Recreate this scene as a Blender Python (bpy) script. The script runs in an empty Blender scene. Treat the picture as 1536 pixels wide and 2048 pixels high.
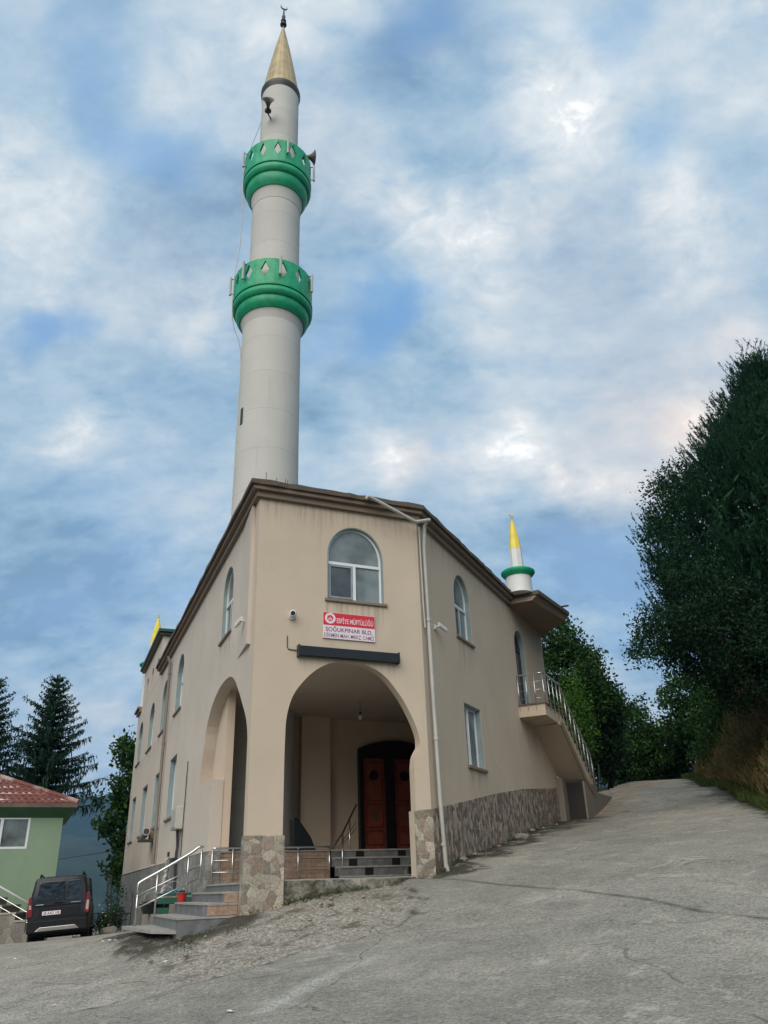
import bpy, math, random
import numpy as np
from mathutils import Vector, Matrix, noise as mnoise
from mathutils.geometry import tessellate_polygon
SC = bpy.context.scene
COL = SC.collection
R = math.radians
# ------------------------------------------------------------------ camera
FPX, PITCH, ROLL = 1569.0, R(25.48), R(-1.978)
AZL, AZF, AZR = R(-22.456), R(65.972), R(24.973)
_c, _s = math.cos(PITCH), math.sin(PITCH)
_fw = Vector((0, _c, _s)); _up0 = Vector((0, -_s, _c)); _rt0 = Vector((1, 0, 0))
_rt = _rt0 * math.cos(ROLL) + _up0 * math.sin(ROLL)
_up = -_rt0 * math.sin(ROLL) + _up0 * math.cos(ROLL)
cam = bpy.data.cameras.new('camera'); camo = bpy.data.objects.new('camera', cam); COL.objects.link(camo)
camo.matrix_world = Matrix(((_rt.x, _up.x, -_fw.x, 0), (_rt.y, _up.y, -_fw.y, 0), (_rt.z, _up.z, -_fw.z, 0), (0, 0, 0, 1)))
cam.sensor_fit = 'HORIZONTAL'; cam.sensor_width = 36; cam.lens = FPX / 1536 * 36
cam.clip_start = 0.1; cam.clip_end = 30000
SC.camera = camo

def ray(x, y):                       # direction in the world of a point of the photograph
    X = x - 768; Y = y - 1024
    cr, sr = math.cos(ROLL), math.sin(ROLL)
    X, Y = X * cr + Y * sr, -X * sr + Y * cr
    return Vector((X / FPX, _c + Y / FPX * _s, _s - Y / FPX * _c))
# ------------------------------------------------------------------ world
world = bpy.data.worlds.new('World'); SC.world = world; world.use_nodes = True
SUN_EL, SUN_AZ = 38.0, -165.0       # azimuth clockwise from +Y: behind the camera on the left, veiled by cloud
CLOUD_STRENGTH = 1.0
def world_nodes():
    nt = world.node_tree; nt.nodes.clear(); N = nt.nodes.new; L = nt.links.new
    out = N('ShaderNodeOutputWorld')
    sky = N('ShaderNodeTexSky'); sky.sky_type = 'NISHITA'; sky.sun_disc = False
    sky.sun_elevation = R(SUN_EL); sky.sun_rotation = R(SUN_AZ); sky.altitude = 300; sky.air_density = 1.0; sky.dust_density = 1.2; sky.ozone_density = 2.0
    b1 = N('ShaderNodeBackground'); b1.inputs[1].default_value = 0.15; L(sky.outputs[0], b1.inputs[0])
    b2 = N('ShaderNodeBackground'); b2.inputs[1].default_value = CLOUD_STRENGTH
    tc = N('ShaderNodeTexCoord')
    sep = N('ShaderNodeSeparateXYZ'); L(tc.outputs['Generated'], sep.inputs[0])
    def math_(op, a, b=None, clamp=False):
        m = N('ShaderNodeMath'); m.operation = op; m.use_clamp = clamp
        for i, q in enumerate((a, b)):
            if q is None: continue
            if isinstance(q, (int, float)): m.inputs[i].default_value = q
            else: L(q, m.inputs[i])
        return m.outputs[0]
    zz = math_('ADD', math_('MAXIMUM', sep.outputs[2], 0.0), 0.5)
    comb = N('ShaderNodeCombineXYZ')
    L(math_('DIVIDE', sep.outputs[0], zz), comb.inputs[0]); L(math_('DIVIDE', sep.outputs[1], zz), comb.inputs[1])
    def fbm(scale, loc, detail=6, rough=.55, dist=0.0, rot=0.0, sc=(1, 1, 1)):
        mp = N('ShaderNodeMapping'); L(comb.outputs[0], mp.inputs[0]); mp.inputs[1].default_value = loc
        mp.inputs[2].default_value = (0, 0, rot); mp.inputs[3].default_value = sc
        n = N('ShaderNodeTexNoise'); L(mp.outputs[0], n.inputs['Vector']); n.inputs['Scale'].default_value = scale
        n.inputs['Detail'].default_value = detail; n.inputs['Roughness'].default_value = rough; n.inputs['Distortion'].default_value = dist
        return n.outputs[0]
    def blobs(lst):
        tot = None
        for (px, py, rad, amp) in lst:
            d = ray(px, py).normalized()
            dp = N('ShaderNodeVectorMath'); dp.operation = 'DOT_PRODUCT'; L(nrm.outputs[0], dp.inputs[0]); dp.inputs[1].default_value = d
            g = math_('MULTIPLY', math_('SUBTRACT', 1.0, dp.outputs['Value']), -1.0 / (1 - math.cos(R(rad))))
            e = math_('MULTIPLY', math_('EXPONENT', g), amp)
            tot = e if tot is None else math_('ADD', tot, e)
        return tot
    # the directions are bent by noise so that no cloud is a round blob
    nz = N('ShaderNodeTexNoise'); nz.inputs['Scale'].default_value = 5.0; nz.inputs['Detail'].default_value = 6; L(tc.outputs['Generated'], nz.inputs['Vector'])
    sub = N('ShaderNodeVectorMath'); sub.operation = 'SUBTRACT'; L(nz.outputs['Color'], sub.inputs[0]); sub.inputs[1].default_value = (.5, .5, .5)
    scl = N('ShaderNodeVectorMath'); scl.operation = 'SCALE'; L(sub.outputs[0], scl.inputs[0]); scl.inputs['Scale'].default_value = .26
    add = N('ShaderNodeVectorMath'); add.operation = 'ADD'; L(tc.outputs['Generated'], add.inputs[0]); L(scl.outputs[0], add.inputs[1])
    nrm = N('ShaderNodeVectorMath'); nrm.operation = 'NORMALIZE'; L(add.outputs[0], nrm.inputs[0])
    bright = blobs([(1130, 190, 4.5, .42), (900, 440, 3.6, .36), (740, 390, 4.2, .26), (1340, 480, 3.4, .42), (200, 890, 2.4, .42), (830, 905, 2.6, .34), (960, 905, 2.2, .12),
                    (1090, 935, 2.6, .26), (1200, 990, 2.4, .30), (60, 330, 4.5, .28), (350, 640, 4, .26), (500, 60, 5, .26), (1410, 800, 3.2, .40),
                    (1500, 120, 3.6, .2), (930, 640, 3.5, .18), (60, 560, 3, .18), (1170, 1320, 3, .1), (1060, 460, 3.5, .2)])
    dark = blobs([(1250, 660, 6, .2), (640, 900, 3.5, .1), (330, 500, 4, .12), (80, 1150, 7, .16), (1180, 1160, 6, .16), (1000, 300, 4, .14), (300, 200, 4, .10), (1500, 600, 5, .12)])
    gaps = blobs([(190, 140, 5, .30), (950, 880, 1.9, .26), (120, 620, 2.2, .45), (760, 640, 2.8, .36), (360, 330, 3.4, .24), (830, 40, 3.6, .34), (1330, 270, 3.5, .26), (1250, 30, 3, .25),
                  (1480, 420, 2.2, .16), (400, 720, 4, .16), (660, 740, 3, .2), (180, 1000, 4, .14), (1200, 1130, 5, .16), (330, 1190, 4, .12), (1040, 130, 3, .2), (700, 620, 3, .2)])
    n1 = fbm(1.9, (3.1, 1.7, 0), 7, .56, .25, R(35), (1, 1.7, 1))
    n4 = fbm(15, (1.3, 2.2, 0), 6, .6, .3, R(35), (1, 1.6, 1))
    n5 = fbm(26, (4.3, 1.2, 0), 5, .62, .5, R(10), (1, 1.2, 1))
    n2 = fbm(7.5, (0.3, 5.2, 0), 6, .55, .2, R(35), (1, 1.5, 1))
    n3 = fbm(1.3, (7.3, 2.2, 0), 4, .5, .1)
    # brightness of the cloud
    def sc_(n, k): return math_('MULTIPLY', math_('SUBTRACT', n, .5), k)
    b = math_('ADD', math_('ADD', sc_(n1, 1.45), sc_(n2, .62)), math_('ADD', math_('ADD', sc_(n4, .48), math_('MULTIPLY', sc_(n5, 1.5), math_('ADD', math_('MULTIPLY', bright, 1.3, True), .12))), .31))
    b = math_('SUBTRACT', math_('ADD', b, math_('MULTIPLY', bright, 1.15)), dark)
    ramp = N('ShaderNodeValToRGB'); L(b, ramp.inputs[0])
    cr = ramp.color_ramp; cr.elements[0].position = .0; cr.elements[0].color = (.14, .235, .335, 1)
    cr.elements[1].position = 1.0; cr.elements[1].color = (.80, .79, .77, 1)
    for p, c in ((.17, (.205, .31, .41, 1)), (.36, (.29, .38, .46, 1)), (.55, (.39, .45, .495, 1)), (.78, (.52, .55, .565, 1))):
        e = cr.elements.new(p); e.color = c
    # cover of the cloud over the blue
    cv = math_('SUBTRACT', math_('ADD', math_('MULTIPLY', n3, .8), math_('MULTIPLY', n1, .9)), gaps)
    cv = math_('ADD', cv, math_('MULTIPLY', bright, .9))
    mr = N('ShaderNodeMapRange'); mr.interpolation_type = 'SMOOTHSTEP'; L(cv, mr.inputs[0]); mr.inputs[1].default_value = .40; mr.inputs[2].default_value = .86
    mr.inputs[3].default_value = 0.55; mr.inputs[4].default_value = 1.0
    # faint warm glow where the evening sun tints the cloud
    warm = blobs([(1410, 830, 4.2, .5), (900, 900, 3.0, .22), (330, 560, 5, .12), (1100, 520, 6, .10), (1250, 720, 6, .12), (620, 330, 5, .12), (1250, 1000, 3.5, .2)])
    mix = N('ShaderNodeMixRGB'); L(warm, mix.inputs[0]); L(ramp.outputs[0], mix.inputs[1]); mix.inputs[2].default_value = (.62, .50, .43, 1)
    gm = N('ShaderNodeMapRange'); gm.interpolation_type = 'SMOOTHSTEP'; L(math_('ADD', gaps, math_('MULTIPLY', sc_(n2, 1.0), .5)), gm.inputs[0]); gm.inputs[1].default_value = .10; gm.inputs[2].default_value = .52; gm.inputs[4].default_value = .85
    gb = math_('MULTIPLY', gm.outputs[0], math_('SUBTRACT', 1.0, math_('MULTIPLY', bright, 1.6), True))
    mixb = N('ShaderNodeMixRGB'); L(gb, mixb.inputs[0]); L(mix.outputs[0], mixb.inputs[1]); mixb.inputs[2].default_value = (.125, .295, .505, 1)
    L(mixb.outputs[0], b2.inputs[0])
    # clear sky seen through the gaps: Nishita with a little veil of the same cloud
    ms = N('ShaderNodeMixShader'); L(mr.outputs[0], ms.inputs[0])
    L(b1.outputs[0], ms.inputs[1]); L(b2.outputs[0], ms.inputs[2]); L(ms.outputs[0], out.inputs[0])
world_nodes()
sl = bpy.data.lights.new('sun', 'SUN'); sl.energy = 1.9; sl.angle = R(60); sl.color = (1, .90, .78)
so = bpy.data.objects.new('sun', sl); COL.objects.link(so)
_sd = Vector((math.sin(R(SUN_AZ)) * math.cos(R(SUN_EL)), math.cos(R(SUN_AZ)) * math.cos(R(SUN_EL)), math.sin(R(SUN_EL))))
so.rotation_euler = _sd.to_track_quat('Z', 'Y').to_euler()
SC.view_settings.view_transform = 'Standard'; SC.view_settings.look = 'None'; SC.view_settings.exposure = 0.68; SC.view_settings.gamma = 1
SC.view_settings.use_curve_mapping = False
SC.cycles.volume_bounces = 0; SC.cycles.max_bounces = 8; SC.cycles.transparent_max_bounces = 8
rnd = random.Random(7)
rng = np.random.default_rng(7)

# ------------------------------------------------------------------ materials
MATS = {}
def newmat(name):
    m = bpy.data.materials.new(name); m.use_nodes = True; nt = m.node_tree
    return m, nt, nt.nodes['Principled BSDF']
class NB:
    """small node-building helper"""
    def __init__(s, nt): s.nt = nt
    def n(s, t, **kw):
        nd = s.nt.nodes.new(t)
        for k, v in kw.items(): setattr(nd, k, v)
        return nd
    def l(s, a, b): s.nt.links.new(a, b)
    def m(s, op, a, b=None, clamp=False):
        nd = s.n('ShaderNodeMath', operation=op, use_clamp=clamp)
        for i, q in enumerate((a, b)):
            if q is None: continue
            if isinstance(q, (int, float)): nd.inputs[i].default_value = q
            else: s.l(q, nd.inputs[i])
        return nd.outputs[0]
    def coord(s, kind='Object', scale=(1, 1, 1), rot=(0, 0, 0)):
        tc = s.n('ShaderNodeTexCoord'); mp = s.n('ShaderNodeMapping'); s.l(tc.outputs[kind], mp.inputs[0])
        mp.inputs[3].default_value = scale; mp.inputs[2].default_value = rot; return mp.outputs[0]
    def noise(s, vec, scale, detail=4, rough=.55, dist=0):
        nd = s.n('ShaderNodeTexNoise'); s.l(vec, nd.inputs['Vector']); nd.inputs['Scale'].default_value = scale
        nd.inputs['Detail'].default_value = detail; nd.inputs['Roughness'].default_value = rough; nd.inputs['Distortion'].default_value = dist
        return nd.outputs[0]
    def ramp(s, fac, stops, interp='LINEAR'):
        nd = s.n('ShaderNodeValToRGB'); s.l(fac, nd.inputs[0]); cr = nd.color_ramp; cr.interpolation = interp
        cr.elements[0].position, cr.elements[0].color = stops[0][0], tuple(stops[0][1]) + (1,)
        cr.elements[1].position, cr.elements[1].color = stops[-1][0], tuple(stops[-1][1]) + (1,)
        for p, c in stops[1:-1]:
            e = cr.elements.new(p); e.color = tuple(c) + (1,)
        return nd.outputs[0]
    def mask(s, fac, lo, hi):
        mr = s.n('ShaderNodeMapRange', interpolation_type='SMOOTHSTEP'); s.l(fac, mr.inputs[0]); mr.inputs[1].default_value = lo; mr.inputs[2].default_value = hi
        return mr.outputs[0]
    def mix(s, fac, a, b, mode='MIX'):
        nd = s.n('ShaderNodeMixRGB', blend_type=mode)
        for i, q in enumerate((fac, a, b)):
            if isinstance(q, (int, float)): nd.inputs[i].default_value = q if i == 0 else (q, q, q, 1)
            elif isinstance(q, tuple): nd.inputs[i].default_value = q + (1,)
            else: s.l(q, nd.inputs[i])
        return nd.outputs[0]
    def bump(s, h, strength, dist, bs):
        b = s.n('ShaderNodeBump'); s.l(h, b.inputs['Height']); b.inputs['Strength'].default_value = strength; b.inputs['Distance'].default_value = dist
        s.l(b.outputs[0], bs.inputs['Normal'])
def plain(name, col, rough=.6, metal=0, spec=.5, var=.12, vscale=3.0, bump=0.0, bscale=60, emis=None):
    m, nt, bs = newmat(name); b = NB(nt); v = b.coord()
    nz = b.noise(v, vscale, 5)
    lo = tuple(c * (1 - var) for c in col); hi = tuple(min(1, c * (1 + var)) for c in col)
    b.l(b.ramp(nz, [(.3, lo), (.7, hi)]), bs.inputs['Base Color'])
    bs.inputs['Roughness'].default_value = rough; bs.inputs['Metallic'].default_value = metal; bs.inputs['Specular IOR Level'].default_value = spec
    if bump: b.bump(b.noise(v, bscale, 4), bump, .01, bs)
    MATS[name] = m; return m
def stucco(name, col, stain=.45, dirt=(.20, .17, .14), streak=.26, rings=False, drips=()):
    m, nt, bs = newmat(name); b = NB(nt); v = b.coord()
    n1 = b.noise(v, .55, 5, .6); n2 = b.noise(v, 4.0, 6, .6)
    c = b.ramp(n1, [(.3, tuple(x * .93 for x in col)), (.72, tuple(x * 1.06 for x in col))])
    c = b.mix(b.m('MULTIPLY', b.mask(n2, .5, .8), .25), c, tuple(x * .86 for x in col))
    vs = b.coord(scale=(3.2, 3.2, .22)); st = b.noise(vs, 1.3, 6, .65)
    c = b.mix(b.m('MULTIPLY', b.mask(st, .58, .82), streak), c, dirt)
    c = b.mix(b.m('MULTIPLY', b.mask(b.noise(v, 1.6, 7, .7, .6), .60, .78), stain), c, tuple(x * .7 for x in col))
    if drips:
        um = b.n('ShaderNodeUVMap'); sp = b.n('ShaderNodeSeparateXYZ'); b.l(um.outputs[0], sp.inputs[0]); S_, Z_ = sp.outputs[0], sp.outputs[1]
        vs2 = b.n('ShaderNodeMapping'); b.l(um.outputs[0], vs2.inputs[0]); vs2.inputs[3].default_value = (9, .5, 1); sn = b.noise(vs2.outputs[0], 1.0, 5, .6)
        tot = None
        for (s0, s1, zt, ln, amp) in drips:
            e = b.m('MULTIPLY', b.m('MULTIPLY', b.mask(S_, s0, s0 + .06), b.m('SUBTRACT', 1.0, b.mask(S_, s1 - .06, s1))), b.m('MULTIPLY', b.mask(Z_, zt - ln, zt), b.m('LESS_THAN', Z_, zt)))
            e = b.m('MULTIPLY', e, amp); tot = e if tot is None else b.m('MAXIMUM', tot, e)
        c = b.mix(b.m('MULTIPLY', tot, b.mask(sn, .42, .66)), c, tuple(x * .45 for x in col))
    if rings:
        sp2 = b.n('ShaderNodeSeparateXYZ'); b.l(v, sp2.inputs[0]); zf = b.m('ADD', b.m('MULTIPLY', sp2.outputs[2], 1 / 1.5), b.m('MULTIPLY', b.noise(v, .8, 3), .08)); fr2 = b.m('FRACT', zf)
        wn = b.n('ShaderNodeTexWhiteNoise', noise_dimensions='1D'); b.l(b.m('FLOOR', zf), wn.inputs['W'])
        c = b.mix(b.m('MULTIPLY', wn.outputs['Value'], .22), c, tuple(x * .72 for x in col)); c = b.mix(b.m('MULTIPLY', b.m('LESS_THAN', fr2, .025), .3), c, tuple(x * .6 for x in col))
    ck = b.n('ShaderNodeTexVoronoi', feature='DISTANCE_TO_EDGE'); wv = b.n('ShaderNodeMixRGB'); wv.inputs[0].default_value = .3; nc = b.n('ShaderNodeTexNoise'); nc.inputs['Scale'].default_value = 2.0; nc.inputs['Detail'].default_value = 5; b.l(v, nc.inputs['Vector'])
    b.l(v, wv.inputs[1]); b.l(nc.outputs['Color'], wv.inputs[2]); b.l(wv.outputs[0], ck.inputs['Vector']); ck.inputs['Scale'].default_value = .45
    c = b.mix(b.m('MULTIPLY', b.m('MULTIPLY', b.m('SUBTRACT', 1.0, b.mask(ck.outputs[0], .0, .004)), b.mask(n1, .5, .6)), .35), c, tuple(x * .4 for x in col))
    b.l(c, bs.inputs['Base Color']); bs.inputs['Roughness'].default_value = .88; bs.inputs['Specular IOR Level'].default_value = .25
    h = b.m('ADD', b.noise(v, 140, 3, .6), b.m('MULTIPLY', b.noise(v, 9, 4, .5), 1.2))
    b.bump(h, .22, .006, bs); MATS[name] = m; return m
def tilestone(name, tones, tw=.33, th=.6, cell=6.5, joint=.012, stretch=(1, 1, 1)):
    m, nt, bs = newmat(name); b = NB(nt)
    tc = b.n('ShaderNodeUVMap')
    mp = b.n('ShaderNodeMapping'); b.l(tc.outputs[0], mp.inputs[0]); mp.inputs[3].default_value = stretch
    uv = mp.outputs[0]
    wob = b.n('ShaderNodeTexNoise'); wob.inputs['Scale'].default_value = 5; b.l(uv, wob.inputs['Vector'])
    mixv = b.n('ShaderNodeMixRGB'); mixv.inputs[0].default_value = .025; b.l(uv, mixv.inputs[1]); b.l(wob.outputs['Color'], mixv.inputs[2])
    vo = b.n('ShaderNodeTexVoronoi', feature='F1'); vo.inputs['Scale'].default_value = cell; b.l(mixv.outputs[0], vo.inputs['Vector'])
    ve = b.n('ShaderNodeTexVoronoi', feature='DISTANCE_TO_EDGE'); ve.inputs['Scale'].default_value = cell; b.l(mixv.outputs[0], ve.inputs['Vector'])
    sx = b.n('ShaderNodeSeparateColor'); b.l(vo.outputs['Color'], sx.inputs[0])
    k = len(tones); c = b.ramp(sx.outputs[0], [(i / k, t) for i, t in enumerate(tones)], 'CONSTANT')
    g = b.noise(uv, 22, 6, .7, .8); c = b.mix(.55, c, b.ramp(g, [(.3, (.10, .10, .09)), (.5, (.45, .45, .43)), (.70, (.85, .84, .80))]), 'OVERLAY')
    c = b.mix(b.m('MULTIPLY', b.m('SUBTRACT', 1.0, b.mask(ve.outputs[0], 0, .03)), .4), c, (.17, .155, .14))
    br = b.n('ShaderNodeTexBrick'); b.l(tc.outputs[0], br.inputs['Vector']); br.inputs['Scale'].default_value = 1; br.offset = 0
    br.inputs['Brick Width'].default_value = tw; br.inputs['Row Height'].default_value = th; br.inputs['Mortar Size'].default_value = joint * .35
    c = b.mix(b.m('MULTIPLY', br.outputs['Fac'], .75), c, (.36, .34, .31))
    d = b.noise(b.coord(scale=(2, 2, .5)), 1.5, 6, .7); c = b.mix(b.m('MULTIPLY', b.mask(d, .5, .75), .35), c, (.13, .12, .1))
    b.l(c, bs.inputs['Base Color']); bs.inputs['Roughness'].default_value = .5
    b.bump(b.m('ADD', b.m('MULTIPLY', b.mask(ve.outputs[0], 0, .05), .5), b.m('ADD', b.m('MULTIPLY', g, .6), b.m('MULTIPLY', sx.outputs[1], .8))), .6, .014, bs)
    MATS[name] = m; return m
M = {}
M['wall'] = stucco('wall_plaster', (.55, .455, .35), drips=[(1.56, 3.07, 5.79, 1.0, .5), (0, 3.93, 8.10, .8, .45), (.93, 3.28, 4.46, .4, .4)])
M['wall_side'] = stucco('wall_plaster_skylit', (.55, .48, .405), stain=.3, drips=[(2.6, 4.05, 5.72, 1.1, .55), (0, 17, 8.10, 1.0, .5), (10.5, 25, 5.46, 1.0, .5), (10.5, 25, 2.1, .9, .5)])  # side walls greyer: cool sky light mixed into the plaster colour
M['wall_right'] = stucco('wall_plaster_right', (.54, .445, .34), stain=.3, drips=[(2.3, 3.62, 5.75, 1.1, .6), (2.44, 3.81, 2.53, .9, .6), (0, 7.5, 8.10, .9, .5), (7.0, 9.2, 4.5, 1.2, .5)])
M['inner'] = stucco('porch_plaster', (.62, .50, .38), stain=.5)
M['ceil'] = stucco('porch_ceiling', (.56, .46, .38), stain=.4)
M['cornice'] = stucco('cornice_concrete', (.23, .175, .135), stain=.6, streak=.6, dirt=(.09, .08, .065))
M['slabtop'] = stucco('mossy_concrete', (.10, .08, .062), stain=.8, streak=.7, dirt=(.05, .05, .035))
M['minaret'] = stucco('minaret_render', (.56, .55, .51), stain=.4, streak=.55, dirt=(.27, .255, .225), rings=True)
M['green'] = plain('green_paint', (.006, .33, .15), .5, var=.2, vscale=4)
M['spire'] = plain('spire_metal', (.42, .33, .18), .5, .2, var=.22, vscale=2.2)
M['yellow'] = plain('yellow_paint', (.76, .60, .06), .4, var=.12)
M['whitepaint'] = plain('white_paint', (.66, .66, .64), .5, var=.06)
M['pvc'] = plain('window_pvc', (.70, .73, .74), .35, var=.04)
M['teal'] = plain('reveal_paint', (.23, .30, .305), .6, var=.1)
M['steel'] = plain('brushed_steel', (.62, .62, .60), .28, 1.0, var=.08)
M['pipe'] = plain('downpipe_pvc', (.43, .42, .38), .5, var=.12)
M['dark'] = plain('dark_metal', (.03, .03, .032), .5, var=.2)
M['brownmetal'] = plain('brown_trim', (.11, .085, .065), .6, var=.25)
M['black'] = plain('black_panel', (.010, .012, .013), .35, var=.2)
M['horn'] = plain('horn_grey', (.10, .085, .075), .5, var=.3)
M['ringmetal'] = plain('ring_metal', (.045, .04, .037), .5, var=.2)
M['stone'] = tilestone('stone_tile_front', [(.44, .385, .30), (.25, .195, .145), (.37, .325, .26), (.21, .19, .15), (.50, .44, .355), (.31, .24, .185), (.33, .30, .24)], .365, .58, 6.0)
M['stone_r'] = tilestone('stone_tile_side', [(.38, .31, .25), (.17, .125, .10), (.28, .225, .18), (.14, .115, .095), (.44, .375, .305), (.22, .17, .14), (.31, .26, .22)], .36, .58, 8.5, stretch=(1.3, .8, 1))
M['stone_l'] = tilestone('stone_tile_grey', [(.27, .255, .235), (.20, .19, .175), (.31, .29, .265), (.23, .21, .20)], .6, .3, 4.0)
M['steptile'] = plain('slate_step', (.15, .155, .155), .45, var=.35, vscale=5)
M['treadtile'] = plain('tread_stone', (.32, .30, .27), .5, var=.2, vscale=8)
M['concrete'] = stucco('rough_concrete', (.22, .20, .165), stain=.8, streak=.6, dirt=(.06, .06, .04))
M['door'] = plain('door_wood', (.24, .058, .036), .35, var=.25, vscale=6)
M['doorframe'] = plain('door_frame', (.012, .008, .008), .35, var=.2)
M['red'] = plain('red_print', (.62, .02, .035), .4, var=.05)
M['signwhite'] = plain('sign_white', (.74, .66, .70), .4, var=.04)
M['purple'] = plain('sign_letters', (.18, .03, .07), .4, var=.05)
M['blackpl'] = plain('black_plastic', (.006, .008, .010), .35, var=.2)
def glassmat(name, col, rough=.06):
    m, nt, bs = newmat(name); b = NB(nt); v = b.coord(); b.bump(b.noise(v, 1.3, 3), .25, .05, bs)
    b.l(b.ramp(b.noise(v, .9, 3), [(.38, tuple(c * .45 for c in col)), (.62, tuple(c * 1.5 for c in col))]), bs.inputs['Base Color'])
    bs.inputs['Roughness'].default_value = rough; bs.inputs['Specular IOR Level'].default_value = .9; MATS[name] = m; return m
M['glass'] = glassmat('window_glass', (.13, .155, .155))
M['glassdark'] = glassmat('dark_glass', (.02, .025, .03))
M['net'] = glassmat('screen_glass', (.06, .075, .08), .35)

def tan_tile():
    m, nt, bs = newmat('tan_tile'); b = NB(nt); tc = b.n('ShaderNodeUVMap')
    n = b.noise(tc.outputs[0], 6, 6, .7, 1.5)
    c = b.ramp(n, [(.3, (.17, .115, .08)), (.5, (.32, .22, .155)), (.7, (.43, .32, .235))])
    br = b.n('ShaderNodeTexBrick'); b.l(tc.outputs[0], br.inputs['Vector']); br.inputs['Scale'].default_value = 1; br.offset = 0
    br.inputs['Brick Width'].default_value = .36; br.inputs['Row Height'].default_value = .24; br.inputs['Mortar Size'].default_value = .006
    c = b.mix(b.m('MULTIPLY', br.outputs['Fac'], .8), c, (.10, .07, .05))
    b.l(c, bs.inputs['Base Color']); bs.inputs['Roughness'].default_value = .4; return m
M['tan'] = tan_tile()

def leafmat(name, c1, c2, c3, rough=.55):
    m, nt, bs = newmat(name); b = NB(nt)
    g = b.n('ShaderNodeNewGeometry'); v = b.coord()
    n = b.noise(v, .8, 3)
    k = b.m('ADD', b.m('MULTIPLY', g.outputs['Random Per Island'], .6), b.m('MULTIPLY', n, .55))
    c = b.ramp(k, [(.2, c1), (.55, c2), (.95, c3)])
    b.l(c, bs.inputs['Base Color']); bs.inputs['Roughness'].default_value = .7; bs.inputs['Specular IOR Level'].default_value = .12
    tr = b.n('ShaderNodeBsdfTranslucent'); b.l(c, tr.inputs[0]); mx = b.n('ShaderNodeMixShader'); mx.inputs[0].default_value = .25
    out = nt.nodes['Material Output']; b.l(bs.outputs[0], mx.inputs[1]); b.l(tr.outputs[0], mx.inputs[2]); b.l(mx.outputs[0], out.inputs[0]); return m
M['leaf_mid'] = leafmat('leaf_mid', (.014, .035, .010), (.03, .075, .018), (.06, .13, .03))
M['leaf_dark'] = leafmat('leaf_dark', (.008, .024, .012), (.016, .044, .02), (.028, .070, .028))
M['leaf_bright'] = leafmat('leaf_bright', (.03, .08, .01), (.06, .14, .018), (.10, .20, .03))
M['needle'] = leafmat('pine_needles', (.007, .024, .014), (.014, .050, .024), (.030, .090, .038))
M['spruce'] = leafmat('spruce_needles', (.010, .030, .020), (.020, .052, .032), (.036, .082, .046))
M['drygrass'] = leafmat('dry_brush', (.05, .048, .02), (.13, .095, .042), (.24, .17, .08))
M['grass'] = leafmat('weeds', (.02, .04, .01), (.05, .08, .02), (.10, .12, .04))
M['bark'] = plain('bark', (.028, .023, .018), .9, var=.4, vscale=10, bump=.5, bscale=30)

# ------------------------------------------------------------------ mesh builder
class Fr:
    def __init__(s, O, az, sign):
        s.O = Vector(O); s.d = Vector((math.sin(az), math.cos(az), 0)); s.n = Vector((math.cos(az), -math.sin(az), 0)) * sign
    def pt(s, a, z, n=0): 
        p = s.O + s.d * a + s.n * n; p.z = z; return p
    def hit(s, x, y, n=0):           # where the sight line of a photo point meets this (offset) wall plane
        r = ray(x, y); P0 = s.O + s.n * n; P = r * (P0.dot(s.n) / r.dot(s.n)); return ((P - s.O).dot(s.d), P.z)
    def inv(s, p): q = Vector((p[0] - s.O.x, p[1] - s.O.y, 0)); return q.dot(s.d), q.dot(s.n)
PA = (-2.8148, 16.0, 0); PB = (0.7799, 17.6025, 0)
WF = Fr(PA, AZF, 1); WL = Fr(PA, AZL, -1); WR = Fr(PB, AZR, 1)
def zhit(x, y, h): r = ray(x, y); return r * (h / r.z)
def dhit(x, y, d): r = ray(x, y); return r * (d / r.y)

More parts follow.
